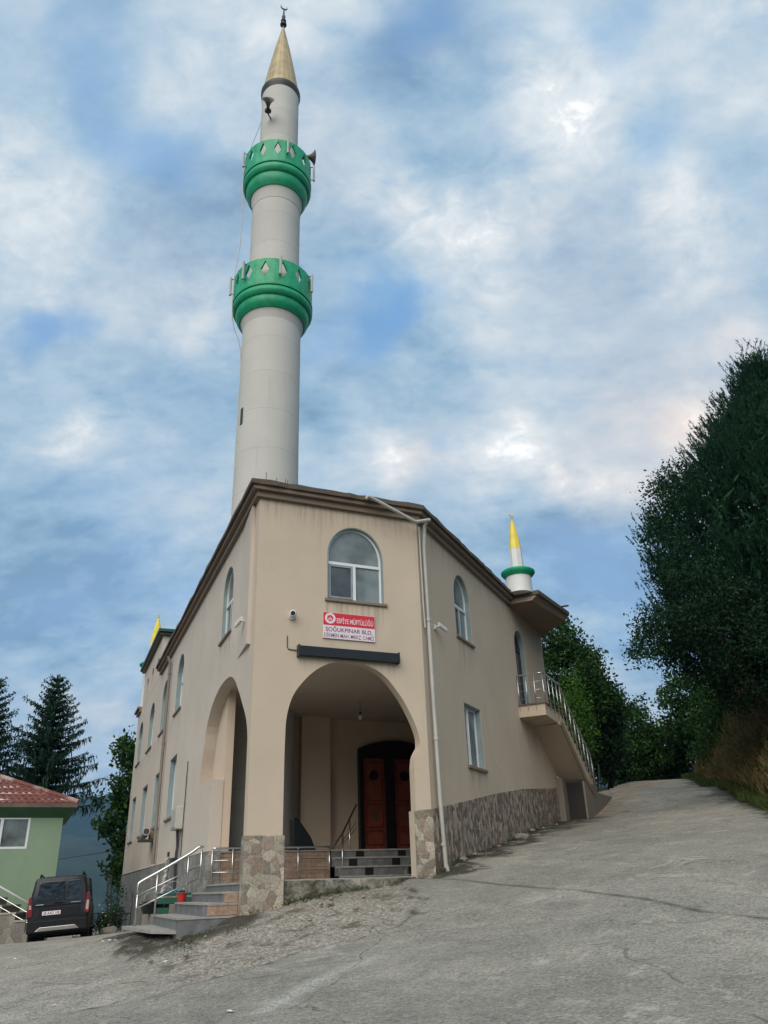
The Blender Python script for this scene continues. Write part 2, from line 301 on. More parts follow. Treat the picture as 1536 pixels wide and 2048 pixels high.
class MB:
    def __init__(s, fr=None): s.v = []; s.f = []; s.fr = fr
    def add(s, vs, fs):
        o = len(s.v); s.v += [Vector(q) for q in vs]; s.f += [tuple(i + o for i in f) for f in fs]; return s
    def box(s, a0, a1, z0, z1, n0, n1, fr=None):
        fr = fr or s.fr; P = fr.pt
        return s.hexa([P(a0, z0, n0), P(a1, z0, n0), P(a1, z0, n1), P(a0, z0, n1)], [P(a0, z1, n0), P(a1, z1, n0), P(a1, z1, n1), P(a0, z1, n1)])
    def hexa(s, bot, top):
        k = len(bot); fs = [tuple(reversed(range(k))), tuple(range(k, 2 * k))]
        for i in range(k): j = (i + 1) % k; fs.append((i, j, j + k, i + k))
        return s.add(list(bot) + list(top), fs)
    def xbox(s, x0, x1, y0, y1, z0, z1):
        return s.hexa([(x0, y0, z0), (x1, y0, z0), (x1, y1, z0), (x0, y1, z0)], [(x0, y0, z1), (x1, y0, z1), (x1, y1, z1), (x0, y1, z1)])
    def slab(s, outer, holes, n0, n1, fr=None):
        """flat outline with holes in wall coordinates (a,z), from depth n0 to n1"""
        fr = fr or s.fr; loops = [outer] + list(holes)
        tri = tessellate_polygon([[Vector((p[0], p[1], 0)) for p in l] for l in loops])
        flat = [p for l in loops for p in l]; k = len(flat)
        vs = [fr.pt(p[0], p[1], n0) for p in flat] + [fr.pt(p[0], p[1], n1) for p in flat]
        fs = [t for t in tri] + [tuple(i + k for i in reversed(t)) for t in tri]
        o = 0
        for l in loops:
            for i in range(len(l)):
                j = (i + 1) % len(l); fs.append((o + i, o + j, o + j + k, o + i + k))
            o += len(l)
        return s.add(vs, fs)
    def tube(s, pts, r, seg=8, cap=True, closed=False):
        pts = [Vector(p) for p in pts]; rs = r if isinstance(r, (list, tuple)) else [r] * len(pts)
        vs = []; up = Vector((0, 0, 1)); prev = None; k = len(pts)
        for i, p in enumerate(pts):
            if closed: t = (pts[(i + 1) % k] - pts[i - 1])
            else: t = (pts[min(i + 1, k - 1)] - pts[max(i - 1, 0)])
            t.normalize()
            if prev is None:
                a = t.cross(up)
                if a.length < .05: a = t.cross(Vector((1, 0, 0)))
            else: a = prev - t * prev.dot(t)
            a.normalize(); b = t.cross(a); prev = a
            for q in range(seg):
                w = 2 * math.pi * q / seg; vs.append(p + (a * math.cos(w) + b * math.sin(w)) * rs[i])
        fs = []
        for i in range(k if closed else k - 1):
            i2 = (i + 1) % k
            for q in range(seg):
                q2 = (q + 1) % seg; fs.append((i * seg + q, i * seg + q2, i2 * seg + q2, i2 * seg + q))
        if cap and not closed: fs += [tuple(reversed(range(seg))), tuple(range((k - 1) * seg, k * seg))]
        return s.add(vs, fs)
    def lathe(s, c, prof, seg=48, M4=None):
        vs = []; fs = []
        for (r, z) in prof:
            for q in range(seg):
                w = 2 * math.pi * q / seg; p = Vector((r * math.cos(w), r * math.sin(w), z))
                if M4 is not None: p = M4 @ p
                vs.append(p + Vector(c))
        for i in range(len(prof) - 1):
            for q in range(seg):
                q2 = (q + 1) % seg; fs.append((i * seg + q, i * seg + q2, (i + 1) * seg + q2, (i + 1) * seg + q))
        fs += [tuple(reversed(range(seg))), tuple(range((len(prof) - 1) * seg, len(prof) * seg))]
        return s.add(vs, fs)
    def text(s, body, fr, a, z, n, width, height, bold=0.0):
        cu = bpy.data.curves.new('t', 'FONT'); cu.body = body; cu.offset = bold; ob = bpy.data.objects.new('t', cu); COL.objects.link(ob)
        bpy.context.view_layer.update(); dg = bpy.context.evaluated_depsgraph_get(); me = bpy.data.meshes.new_from_object(ob.evaluated_get(dg))
        vs = [v.co.copy() for v in me.vertices]; fs = [tuple(p.vertices) for p in me.polygons]
        x0 = min(v.x for v in vs); x1 = max(v.x for v in vs); y0 = 0; y1 = max(v.y for v in vs)
        base = [(a + (v.x - x0) / (x1 - x0) * width, z + v.y / y1 * height) for v in vs]
        s.add([fr.pt(p[0], p[1], n) for p in base], fs)
        bpy.data.objects.remove(ob); bpy.data.curves.remove(cu); bpy.data.meshes.remove(me); return s
    def build(s, name, m, parent=None, smooth=False, local=False, flip=True, bevel=0):
        me = bpy.data.meshes.new(name)
        off = Vector((0, 0, 0)) if (local or parent is None) else root_loc(parent)
        me.from_pydata([tuple(v - off) for v in s.v], [], s.f)
        if flip:
            import bmesh
            bm = bmesh.new(); bm.from_mesh(me); bmesh.ops.recalc_face_normals(bm, faces=bm.faces); bm.to_mesh(me); bm.free()
        uvl = me.uv_layers.new(name='UVMap')
        if s.fr is not None:
            vi = np.empty(len(me.loops), dtype=np.int32); me.loops.foreach_get('vertex_index', vi)
            cs = np.array([(lambda q: (q[0] + q[1], v.z))(s.fr.inv(v)) for v in s.v]); uvl.data.foreach_set('uv', cs[vi].astype(np.float32).ravel())
        if isinstance(m, (list, tuple)):
            for q in m: me.materials.append(q)
        else: me.materials.append(m)
        if smooth: me.polygons.foreach_set('use_smooth', [True] * len(me.polygons)); 
        if smooth == 'auto':
            try: me.set_sharp_from_angle(angle=R(40))
            except Exception: pass
        o = bpy.data.objects.new(name, me); COL.objects.link(o)
        if parent: o.parent = parent
        if bevel:
            bv = o.modifiers.new('bevel', 'BEVEL'); bv.width = bevel; bv.segments = 2; bv.limit_method = 'ANGLE'
        return o
def root_loc(o):
    while o.parent: o = o.parent
    return Vector(o.location)
def tag(o, label=None, cat=None, group=None, kind=None):
    if label: o['label'] = label
    if cat: o['category'] = cat
    if group: o['group'] = group
    if kind: o['kind'] = kind
    return o
def thing(name, label, cat, loc=(0, 0, 0), rz=0, group=None):
    o = bpy.data.objects.new(name, None); o.empty_display_size = .3; COL.objects.link(o); o.location = loc; o.rotation_euler = (0, 0, rz)
    return tag(o, label, cat, group)
def spline(pts, n=6, closed=False):
    out = []; k = len(pts)
    for i in range(k if closed else k - 1):
        p0 = pts[(i - 1) % k] if closed or i > 0 else pts[0]; p1 = pts[i]; p2 = pts[(i + 1) % k]; p3 = pts[(i + 2) % k] if closed or i + 2 < k else pts[-1]
        for j in range(n):
            t = j / n; out.append(tuple(.5 * ((2 * b) + (-a + c) * t + (2 * a - 5 * b + 4 * c - d) * t * t + (-a + 3 * b - 3 * c + d) * t ** 3) for a, b, c, d in zip(p0, p1, p2, p3)))
    if not closed: out.append(tuple(pts[-1]))
    return out
def fast_mesh(name, verts, quads, m, parent=None, k=4):
    """numpy verts (N,3) and faces (F,k)"""
    me = bpy.data.meshes.new(name); off = np.array(root_loc(parent)) if parent else np.zeros(3)
    V = (np.asarray(verts, dtype=np.float64) - off).astype(np.float32); Q = np.asarray(quads, dtype=np.int32)
    me.vertices.add(len(V)); me.vertices.foreach_set('co', V.ravel()); me.loops.add(Q.size); me.loops.foreach_set('vertex_index', Q.ravel())
    me.polygons.add(len(Q)); me.polygons.foreach_set('loop_start', np.arange(0, Q.size, k, dtype=np.int32))
    me.update(calc_edges=True); me.materials.append(m); o = bpy.data.objects.new(name, me); COL.objects.link(o)
    if parent: o.parent = parent
    return o

# ------------------------------------------------------------------ terrain
def gp(fr, a, z, n=0): p = fr.pt(a, z, n); return (p.x, p.y, p.z)
CP = [gp(WF, 0.05, -.37), gp(WF, .65, -.24), gp(WF, 1.81, -.06), gp(WF, 2.62, .03), gp(WF, 3.52, .12), gp(WF, 3.95, .15),
      gp(WR, .6, .36), gp(WR, 3.15, .67), gp(WR, 5.12, .96), gp(WR, 7.0, 1.25), gp(WR, 11.1, 1.74), gp(WR, 12.0, 1.85, 1.0),
      (0, 0, -1.72), (-5, 6, -1.62), (5, 6, -1.25), (-8, 0, -1.75), (9, 0, -.9), (-15, 10, -1.5), (-20, 22, -1.4),
      (-10.8, 26, -1.13), (-8.95, 26, -1.0), (-10.6, 24, -1.06), (-7.9, 24, -.92), (-10.5, 30, -1.25), gp(WL, 9, -.85, .8), gp(WL, 4.2, -.78, 1.8), gp(WL, .8, -.78, 1.4), gp(WL, 0, -.6, .6), gp(WL, 26, -1.45), gp(WL, 17, -1.2, .2), (-14, 33, -1.4), (-18, 42, -2.2),
      (9.85, 22.2, 1.52), (13.4, 36, 3.45), (7.0, 14, .30), (12, 49, 4.75), (16, 49, 4.85), (9.5, 40, 4.1), (6.9, 30, 2.2), (8.2, 32, 2.9), (14, 60, 4.7), (10, 58, 4.4), (5, 45, 4.0), (14, 20, 1.75), (18, 35, 3.9), (25, 30, 3.6), (20, 10, 1.2),
      (-5, 12, -1.25), (0, 12, -.78), (4, 12, -.30), (0, 8, -1.15), (-6.5, 16.5, -.98), (2.5, 18, .42), (4.5, 22, 1.02)]
CP = np.array(CP)
def _tps(d): return np.where(d > 1e-9, d * d * np.log(d + 1e-12), 0)
def _solve():
    n = len(CP); P = CP[:, :2]; K = _tps(np.linalg.norm(P[:, None] - P[None], axis=2)) + np.eye(n) * .35
    Q = np.hstack([np.ones((n, 1)), P]); A = np.zeros((n + 3, n + 3)); A[:n, :n] = K; A[:n, n:] = Q; A[n:, :n] = Q.T
    return np.linalg.solve(A, np.concatenate([CP[:, 2], np.zeros(3)]))
TW = _solve()
VL = np.array([math.sin(R(14.6)), math.cos(R(14.6))]); VP0 = np.array([9.85, 22.2]); VN = np.array([VL[1], -VL[0]])   # right verge line
def sstep(t): t = np.clip(t, 0, 1); return t * t * (3 - 2 * t)
def height(x, y):
    x = np.asarray(x, float); y = np.asarray(y, float); sh = x.shape; X = x.ravel(); Y = y.ravel(); out = np.empty(X.size)
    for i in range(0, X.size, 20000):
        xs, ys = X[i:i + 20000], Y[i:i + 20000]
        d = np.hypot(xs[:, None] - CP[:, 0], ys[:, None] - CP[:, 1]); out[i:i + 20000] = _tps(d) @ TW[:-3] + TW[-3] + TW[-2] * xs + TW[-1] * ys
    r = np.hypot(X, Y)
    # bank on the right of the road
    q = (X - VP0[0]) * VN[0] + (Y - VP0[1]) * VN[1]
    out += sstep((q - .2) / 3.0) * 1.7 * sstep((Y + 5) / 20)
    # away from the village: fall to the valley, then the far ridges
    az = np.arctan2(X, Y)
    near = 1 - sstep((r - 55) / 60)
    valley = -12 - 150 * sstep((r - 90) / 700)
    ridge = (0.1085 + .006 * np.sin(az * 9 + 1.2) + .0035 * np.sin(az * 23) + .002 * np.sin(az * 61 + .7)) * 2600
    ridge2 = .088 * 1500 + 22 * np.sin(az * 15 + 2.2) + 9 * np.sin(az * 47)
    far = valley + (ridge - valley) * sstep((r - 1300) / 1300)
    far = np.maximum(far, valley + (ridge2 * .62 - valley) * sstep((r - 700) / 700) * (1 - sstep((r - 1500) / 500)))
    out = out * near + far * (1 - near)
    return out.reshape(sh)
def hz(x, y): return float(height(np.array([x]), np.array([y]))[0])
def nz2(x, y, s, seed=0): return mnoise.noise(Vector((x * s + seed, y * s - seed, seed * 1.7)))

def road_mask(X, Y):
    q = (X - VP0[0]) * VN[0] + (Y - VP0[1]) * VN[1]
    return q
def ghit(x, y):                      # where a sight line meets the ground
    r_ = ray(x, y); r_ = r_ / r_.y; ys = np.arange(5, 60, .1); k = np.where(r_.z * ys < height(r_.x * ys, ys))[0]; d_ = ys[k[0]] if len(k) else 60; return (r_.x * d_, d_)
EDGE = np.array([ghit(*q) for q in ((812, 1778), (815, 1800), (858, 1828), (800, 1848), (700, 1872), (600, 1900), (540, 1925), (490, 1942), (400, 1968), (300, 1995), (180, 2020), (60, 2040), (-60, 2060))])
JOINT = np.array([ghit(*q) for q in ((882, 1758), (1000, 1772), (1150, 1782), (1290, 1800), (1400, 1822), (1536, 1840), (1650, 1858))])
JOINT2 = np.array([ghit(*q) for q in ((1340, 1846), (1450, 1838), (1600, 1832))])
SCUFF = np.array([ghit(*q) for q in ((525, 2025), (600, 1985), (660, 1955), (745, 1918))])
def line_dist(L_, X, Y):
    best = np.full(X.shape, 1e9)
    for a, b in zip(L_[:-1], L_[1:]):
        ab = b - a; t = np.clip(((X - a[0]) * ab[0] + (Y - a[1]) * ab[1]) / (ab @ ab), 0, 1); best = np.minimum(best, np.hypot(X - (a[0] + t * ab[0]), Y - (a[1] + t * ab[1])))
    return best
def edge_dist(X, Y):
    """signed distance to the pour's edge (positive on the lower left side)"""
    best = np.full(X.shape, 1e9); sg = np.ones(X.shape)
    for a, b in zip(EDGE[:-1], EDGE[1:]):
        ab = b - a; t = np.clip(((X - a[0]) * ab[0] + (Y - a[1]) * ab[1]) / (ab @ ab), 0, 1)
        dx = X - (a[0] + t * ab[0]); dy = Y - (a[1] + t * ab[1]); d = np.hypot(dx, dy)
        s = ab[0] * dy - ab[1] * dx; m = d < best; best = np.where(m, d, best); sg = np.where(m, -np.sign(s), sg)
    return best * sg
def make_road():
    na, nr = 330, 470
    az = np.radians(np.linspace(-44, 44, na)); rr = 4.5 * (62 / 4.5) ** np.linspace(0, 1, nr)
    A, Rr = np.meshgrid(az, rr, indexing='ij'); X = Rr * np.sin(A); Y = Rr * np.cos(A); Z = height(X, Y)
    q = road_mask(X, Y); e = edge_dist(X, Y)
    nzv = np.empty(X.shape); nz3 = np.empty(X.shape); nzb = np.empty(X.shape)
    for i in range(na):
        for j in range(nr):
            x, y = X[i, j], Y[i, j]; v = Vector((x, y, 0))
            nzv[i, j] = mnoise.fractal(v * .35, 1.0, 2.0, 3); nz3[i, j] = mnoise.fractal(v * 3.1, .9, 2.1, 4) if y < 30 else 0; nzb[i, j] = mnoise.fractal(v * 1.1 + Vector((9, 3, 1)), .8, 2, 4)
    e2 = e + nzb * .28
    jn = np.maximum(np.exp(-((line_dist(JOINT, X, Y) + np.abs(nzb) * .05) / .055) ** 2), .7 * np.exp(-((line_dist(JOINT2, X, Y) + np.abs(nzb) * .08) / .05) ** 2))
    sf = np.exp(-((line_dist(SCUFF, X, Y) + np.abs(nzb) * .12) / .16) ** 2)
    # rubble apron in front of the porch and beside the steps
    lx = (X - PA[0]) * WF.d.x + (Y - PA[1]) * WF.d.y; ln = (X - PA[0]) * WF.n.x + (Y - PA[1]) * WF.n.y
    apron = sstep((e2 + .1) / .5) * (1 - sstep((ln - 3.6) / 1.6)) * sstep((lx + 2.6) / 1.2) * sstep((4.6 - lx) / .8) * (ln > -.6)
    Z += .035 * nzv + .004 * nz3 - .05 * sstep((e2) / .12) * (ln < 6)
    Z += apron * (.045 * nzb + .010 * nz3)
    # worn lower paving, and the eroded lip under the landing
    lip = np.exp(-(((lx + 1.9) / 1.2) ** 2 + ((ln + .9) / 1.5) ** 2)); Z += lip * (.05 * nzb + .02 * nz3)
    # dirt along the right hand wall
    sx = (X - PB[0]) * WR.d.x + (Y - PB[1]) * WR.d.y; sn = (X - PB[0]) * WR.n.x + (Y - PB[1]) * WR.n.y
    dirt = sstep(1.5 * (1 - (sn + .9 * nzb) / (.75 + .12 * np.clip(sx, 0, 9)))) * (sx > -.4) * (sx < 14) * (sn > -1)
    far_dirt = sstep((2.3 - sn + .6 * nzb) / 1.0) * sstep((sx - 11.5) / 1.5)
    sand = far_dirt; Z += dirt * .02 * nz3
    wx = (X - PA[0]) * WL.d.x + (Y - PA[1]) * WL.d.y; wn = (X - PA[0]) * WL.n.x + (Y - PA[1]) * WL.n.y
    erod = sstep((wn + .4 + .4 * nzb) / .4) * sstep((2.25 + .5 * nzb - wn) / .5) * sstep((wx + 1.1 + .5 * nzb) / .6) * sstep((5.5 - wx) / 1.5); dirt = np.maximum(dirt, erod); Z += erod * (.05 * nzb + .03 * nz3 + .02)
    verge = sstep((q + .75 + .7 * nzb) / .7); Z += verge * .03 * nz3
    inside = (ln < -.16) & (sn < -.12) & (wn < -.12); Z -= inside * 1.6
    lower = sstep((e2) / .5) * (1 - apron)
    V = np.stack([X, Y, Z], -1).reshape(-1, 3)
    idx = np.arange(na * nr).reshape(na, nr); Q = np.stack([idx[:-1, :-1], idx[1:, :-1], idx[1:, 1:], idx[:-1, 1:]], -1).reshape(-1, 4)
    qm = q.ravel()[Q].min(1); keep = qm < 1.4
    Q = Q[keep]; Q = Q[:, ::-1]
    o = fast_mesh('road', V, Q, road_mat()); me = o.data
    me.polygons.foreach_set('use_smooth', np.ones(len(Q), dtype=bool))
    for nm, arr in (('apron', apron), ('dirt', dirt), ('verge', verge), ('lower', lower), ('sand', sand), ('joint', jn), ('scuff', sf), ('edge', np.clip(1 - np.abs(e2) / .10, 0, 1) * (Rr < 30) * (ln > -.3))):
        at = me.attributes.new(nm, 'FLOAT', 'POINT'); at.data.foreach_set('value', arr.astype(np.float32).ravel())
    tag(o, 'sloping worn grey concrete road', 'road', kind='structure')
    return o
def road_mat():
    m, nt, bs = newmat('road_concrete'); b = NB(nt); v = b.coord()
    def at(nm): a = b.n('ShaderNodeAttribute', attribute_name=nm); return a.outputs['Fac']
    big = b.noise(v, .32, 6, .6, .4); mid = b.noise(v, 1.7, 7, .68, .5); fine = b.noise(v, 26, 5, .7); grit = b.noise(v, 75, 3, .7)
    base = b.ramp(b.m('ADD', b.m('MULTIPLY', big, .55), b.m('MULTIPLY', mid, .45)), [(.40, (.235, .225, .19)), (.5, (.38, .365, .31)), (.60, (.52, .49, .42))])
    # aggregate
    vo = b.n('ShaderNodeTexVoronoi', feature='F1'); vo.inputs['Scale'].default_value = 38; b.l(v, vo.inputs['Vector'])
    sx = b.n('ShaderNodeSeparateColor'); b.l(vo.outputs['Color'], sx.inputs[0])
    agg = b.ramp(sx.outputs[0], [(0, (.12, .11, .09)), (.25, (.31, .295, .245)), (.6, (.46, .43, .365)), (1, (.74, .69, .60))])
    c = b.mix(.42, base, agg); c = b.mix(.35, c, b.ramp(fine, [(.3, (.08, .08, .075)), (.7, (.36, .35, .31))]), 'OVERLAY')
    # scuffs running down the slope
    sv = b.coord(scale=(.35, 2.6, 1), rot=(0, 0, R(-62))); sc = b.noise(sv, 2.2, 7, .7, .3)
    c = b.mix(b.m('MULTIPLY', b.mask(sc, .58, .74), .45), c, (.52, .50, .44)); c = b.mix(b.m('MULTIPLY', b.m('SUBTRACT', 1.0, b.mask(sc, .26, .42)), .5), c, (.085, .085, .075))
    pv = b.n('ShaderNodeMixRGB'); pv.inputs[0].default_value = .35; pn = b.n('ShaderNodeTexNoise'); pn.inputs['Scale'].default_value = .9; pn.inputs['Detail'].default_value = 7; b.l(v, pn.inputs['Vector']); b.l(v, pv.inputs[1]); b.l(pn.outputs['Color'], pv.inputs[2])
    vp = b.n('ShaderNodeTexVoronoi'); vp.inputs['Scale'].default_value = .55; b.l(pv.outputs[0], vp.inputs['Vector']); sp_ = b.n('ShaderNodeSeparateColor'); b.l(vp.outputs['Color'], sp_.inputs[0])
    c = b.mix(b.m('MULTIPLY', sp_.outputs[0], .30), c, (.17, .16, .135)); c = b.mix(b.m('MULTIPLY', b.mask(b.noise(v, 1.05, 8, .75, 1.2), .56, .66), .55), c, (.58, .545, .465)); c = b.mix(b.m('MULTIPLY', b.mask(b.noise(v, .75, 8, .78, 1.0), .57, .68), .5), c, (.13, .12, .095))
    # lower paving: browner
    low = b.mix(.5, b.ramp(b.noise(v, .9, 7, .7, .8), [(.38, (.16, .145, .115)), (.52, (.30, .275, .22)), (.66, (.46, .42, .35))]), agg)
    lv = b.coord(scale=(1.0, 4.5, 1), rot=(0, 0, R(18))); ls = b.noise(lv, 1.4, 6, .7, .5); low = b.mix(b.m('MULTIPLY', b.mask(ls, .58, .74), .5), low, (.07, .062, .05))
    c = b.mix(b.m('MULTIPLY', at('lower'), .95), c, low)
    # gravelly apron with pinkish chips
    vo2 = b.n('ShaderNodeTexVoronoi', feature='F1'); vo2.inputs['Scale'].default_value = 30; b.l(v, vo2.inputs['Vector'])
    s2 = b.n('ShaderNodeSeparateColor'); b.l(vo2.outputs['Color'], s2.inputs[0])
    ap = b.ramp(s2.outputs[0], [(0, (.10, .10, .07)), (.25, (.26, .235, .19)), (.5, (.42, .34, .30)), (.75, (.28, .26, .21)), (1, (.60, .56, .48))])
    ap = b.mix(b.mask(b.noise(v, 2.2, 6, .7), .52, .66), ap, (.11, .105, .065))
    c = b.mix(b.m('MULTIPLY', at('apron'), .85), c, ap)
    d = b.ramp(b.noise(v, 5, 7, .7), [(.3, (.035, .032, .022)), (.6, (.075, .065, .045)), (.8, (.16, .135, .10))])
    c = b.mix(b.m('MULTIPLY', at('dirt'), b.mask(b.noise(v, 2.5, 6, .7), .34, .50)), c, d)
    c = b.mix(b.m('MULTIPLY', at('verge'), .85), c, b.ramp(b.noise(v, 7, 6, .7), [(.3, (.02, .025, .012)), (.6, (.05, .05, .028)), (.8, (.10, .09, .06))]))
    c = b.mix(b.m('MULTIPLY', at('sand'), b.mask(b.noise(v, 1.1, 6, .7), .33, .5)), c, b.ramp(b.noise(v, 3, 6, .7), [(.3, (.20, .15, .10)), (.7, (.46, .38, .29))]))
    # cracks and wet joint
    ck = b.n('ShaderNodeTexVoronoi', feature='DISTANCE_TO_EDGE'); wv = b.n('ShaderNodeMixRGB'); wv.inputs[0].default_value = .25
    nc = b.n('ShaderNodeTexNoise'); nc.inputs['Scale'].default_value = 1.6; nc.inputs['Detail'].default_value = 6; b.l(v, nc.inputs['Vector'])
    b.l(v, wv.inputs[1]); b.l(nc.outputs['Color'], wv.inputs[2]); b.l(wv.outputs[0], ck.inputs['Vector']); ck.inputs['Scale'].default_value = .33
    crk = b.m('MULTIPLY', b.m('SUBTRACT', 1.0, b.mask(ck.outputs[0], .0, .006)), b.mask(mid, .47, .58))
    c = b.mix(b.m('MULTIPLY', crk, .45), c, (.045, .045, .03)); c = b.mix(b.m('MULTIPLY', at('edge'), b.mask(b.noise(v, 3, 5, .7), .42, .6)), c, (.03, .03, .02))
    c = b.mix(b.m('MULTIPLY', at('joint'), .85), c, (.05, .048, .038)); c = b.mix(b.m('MULTIPLY', b.m('MULTIPLY', at('scuff'), b.mask(fine, .35, .6)), .75), c, (.60, .58, .52))
    pit = b.mask(b.noise(v, 11, 4, .8), .68, .76); c = b.mix(b.m('MULTIPLY', pit, .6), c, (.06, .055, .045))
    b.l(c, bs.inputs['Base Color']); bs.inputs['Roughness'].default_value = .82; bs.inputs['Specular IOR Level'].default_value = .3
    h = b.m('ADD', b.m('MULTIPLY', mid, 1.6), b.m('ADD', b.m('MULTIPLY', fine, .6), b.m('MULTIPLY', vo.outputs['Distance'], 1.2)))
    h = b.m('SUBTRACT', h, b.m('MULTIPLY', crk, 1.2)); b.bump(h, .75, .03, bs); return m
make_road()
def make_ground():
    na = 360; rr = np.concatenate([np.linspace(.5, 60, 70), 60 * (7000 / 60) ** np.linspace(.02, 1, 120)]); nr = len(rr)
    az = np.linspace(0, 2 * math.pi, na, endpoint=False); A, Rr = np.meshgrid(az, rr, indexing='ij'); X = Rr * np.sin(A); Y = Rr * np.cos(A); Z = height(X, Y)
    q = road_mask(X, Y)
    Z -= np.where((Rr < 64) & (q < 1.6), .16, .0)
    for fr_ in (0,): ins = np.logical_and.reduce([((X - f_.O.x) * f_.n.x + (Y - f_.O.y) * f_.n.y) < .3 for f_ in (WF, WL, WR)]) & (Rr < 45); Z -= ins * 1.4
    for i in range(na):
        for j in range(nr):
            r = rr[j]
            if r > 400:
                v = Vector((X[i, j], Y[i, j], 0)); Z[i, j] += mnoise.fractal(v * .0022, .9, 2, 6) * min(1, (r - 400) / 900) * 55
    V = np.concatenate([np.stack([X, Y, Z], -1).reshape(-1, 3), [[0, 0, float(height(np.array([0.]), np.array([0.]))[0]) - .16]]])
    idx = np.arange(na * nr).reshape(na, nr); i2 = np.roll(idx, -1, axis=0)
    Q = np.stack([idx[:, :-1], idx[:, 1:], i2[:, 1:], i2[:, :-1]], -1).reshape(-1, 4)
    m, nt, bs = newmat('hill_ground'); b = NB(nt); v = b.coord()
    c = b.ramp(b.noise(v, .6, 6, .7), [(.3, (.025, .035, .015)), (.7, (.06, .07, .03))])
    g = b.ramp(b.noise(v, .006, 8, .75), [(.32, (.010, .022, .014)), (.5, (.018, .038, .022)), (.64, (.032, .055, .03)), (.75, (.09, .09, .07))])
    ge = b.n('ShaderNodeVectorMath', operation='LENGTH'); tc = b.n('ShaderNodeTexCoord'); b.l(tc.outputs['Object'], ge.inputs[0])
    c = b.mix(b.mask(ge.outputs['Value'], 60, 300), c, g)
    b.l(c, bs.inputs['Base Color']); bs.inputs['Roughness'].default_value = .95
    o = fast_mesh('ground', V, Q, m); o.data.polygons.foreach_set('use_smooth', np.ones(len(Q), dtype=bool)); tag(o, 'grassy hillside falling to a valley with far mountain ridges', 'ground', kind='structure')
make_ground()

# ------------------------------------------------------------------ the mosque
mosque = thing('mosque', 'beige plastered two storey mosque with arched porch and stone tiled plinth', 'mosque', WF.pt(0, -.4))
CT = 8.09                                                     # underside of the cornice above the eye
BN, PL = -7.1, .87                                            # porch back wall depth, porch floor
FW = 3.936
def arch_pts(a0, a1, zs, zt, n=20, p=2.0):
    """points from (a1,zs) over the top to (a0,zs)"""
    m = (a0 + a1) / 2; r = (a1 - a0) / 2
    return [(m + r * math.cos(t), zs + (zt - zs) * math.sin(t)) for t in [math.pi * i / n for i in range(n + 1)]]
def win_outline(a0, a1, z0, zs, zt): return [(a0, z0), (a1, z0)] + arch_pts(a0, a1, zs, zt)
def inset(a0, a1, z0, zs, zt, d): return win_outline(a0 + d, a1 - d, z0 + d, zs, zt - d)
# front wall
pts = [(.71, 2.26), (.715, 2.75), (.74, 3.2), (.86, 3.62), (1.09, 3.95), (1.38, 4.22), (1.69, 4.38), (2.02, 4.44), (2.37, 4.43), (2.70, 4.34), (2.98, 4.17), (3.2, 3.93), (3.40, 3.66), (3.58, 3.33), (3.69, 3.07), (3.745, 2.86), (3.74, 2.70), (3.67, 2.59), (3.61, 2.46), (3.58, 2.26)]
archF = spline(pts, 4)
WINF = (1.62, 3.01, 5.84, 6.90, 7.68)
outF = [(0, -2), (.71, -2)] + archF + [(3.56, -2), (FW, -2), (FW, 8.3), (0, 8.3)]
MB(WF).slab(outF, [win_outline(*WINF)], 0, -.24).build('front_wall', M['wall'], mosque)
# left wall
archLp = [(.241, 2.2), (.25, 2.55), (.32, 2.95), (.55, 3.28), (1.05, 3.72), (1.52, 4.10), (1.95, 4.38), (2.39, 4.54), (2.89, 4.60), (3.5, 4.60), (4.11, 4.50), (4.75, 4.28), (5.25, 3.90), (5.5, 3.35), (5.72, 2.9), (5.86, 2.45)]
archL = spline(archLp, 3)
WLU = [(10.55, 12.1), (14.35, 16.1), (18.55, 20.35), (22.95, 24.7)]
WLF = (2.65, 3.98, 5.76, 6.95, 7.62)
LT = 26.1
outL = archL + [(4.1, 2.45), (4.1, -3), (LT, -3), (LT, 8.3), (.241, 8.3)]
hl = [win_outline(*WLF)]
for a0, a1 in WLU:
    hl.append(win_outline(a0, a1, 5.5, 6.72, 7.44)); hl.append([(a0, 2.14), (a1, 2.14), (a1, 4.02), (a0, 4.02)])
MB(WL).slab(outL, hl, 0, -.3).build('side_wall', M['wall_side'], mosque)
# right wall
RT = 11.3
WRU = (2.36, 3.56, 5.80, 6.95, 7.64)
DR = (7.7, 8.85, 4.92, 6.85, 7.45)
outR = [(0, -2), (RT, -2), (RT, 8.3), (0, 8.3)]
MB(WR).slab(outR, [win_outline(*WRU), [(2.5, 2.58), (3.75, 2.58), (3.75, 4.11), (2.5, 4.11)], win_outline(*DR)], 0, -.3).build('right_wall', M['wall_right'], mosque)
# back walls close the plan
Cc = WR.pt(RT, 0, -.01); Ee = WL.pt(LT, 0, -.01); Dd = Vector((-1.0, 44.5, 0))
def wall_between(p, q, z0, z1, t=.3):
    d = (q - p).normalized(); n = Vector((-d.y, d.x, 0)) * t
    return MB().hexa([Vector((a.x, a.y, z0)) for a in (p, q, q + n, p + n)], [Vector((a.x, a.y, z1)) for a in (p, q, q + n, p + n)])
wall_between(Cc, Dd, -2, 8.28).build('back_wall', M['wall_right'], mosque); wall_between(Dd, Ee, -3, 8.28).build('back_wall', M['wall_right'], mosque)
# the upper side wall stands proud beside the corner and dies away along the wall
def overhang():
    mb = MB(WL); z0, z1 = 4.78, 8.07
    mb.hexa([WL.pt(.40, z0, 0.001), WL.pt(1.7, z0, 0.001), WL.pt(1.7, z0, .004), WL.pt(.40, z0, .085)],
            [WL.pt(.40, z1, 0.001), WL.pt(1.7, z1, 0.001), WL.pt(1.7, z1, .004), WL.pt(.40, z1, .085)])
    mb.build('wall_step', M['wall_side'], mosque)
overhang()
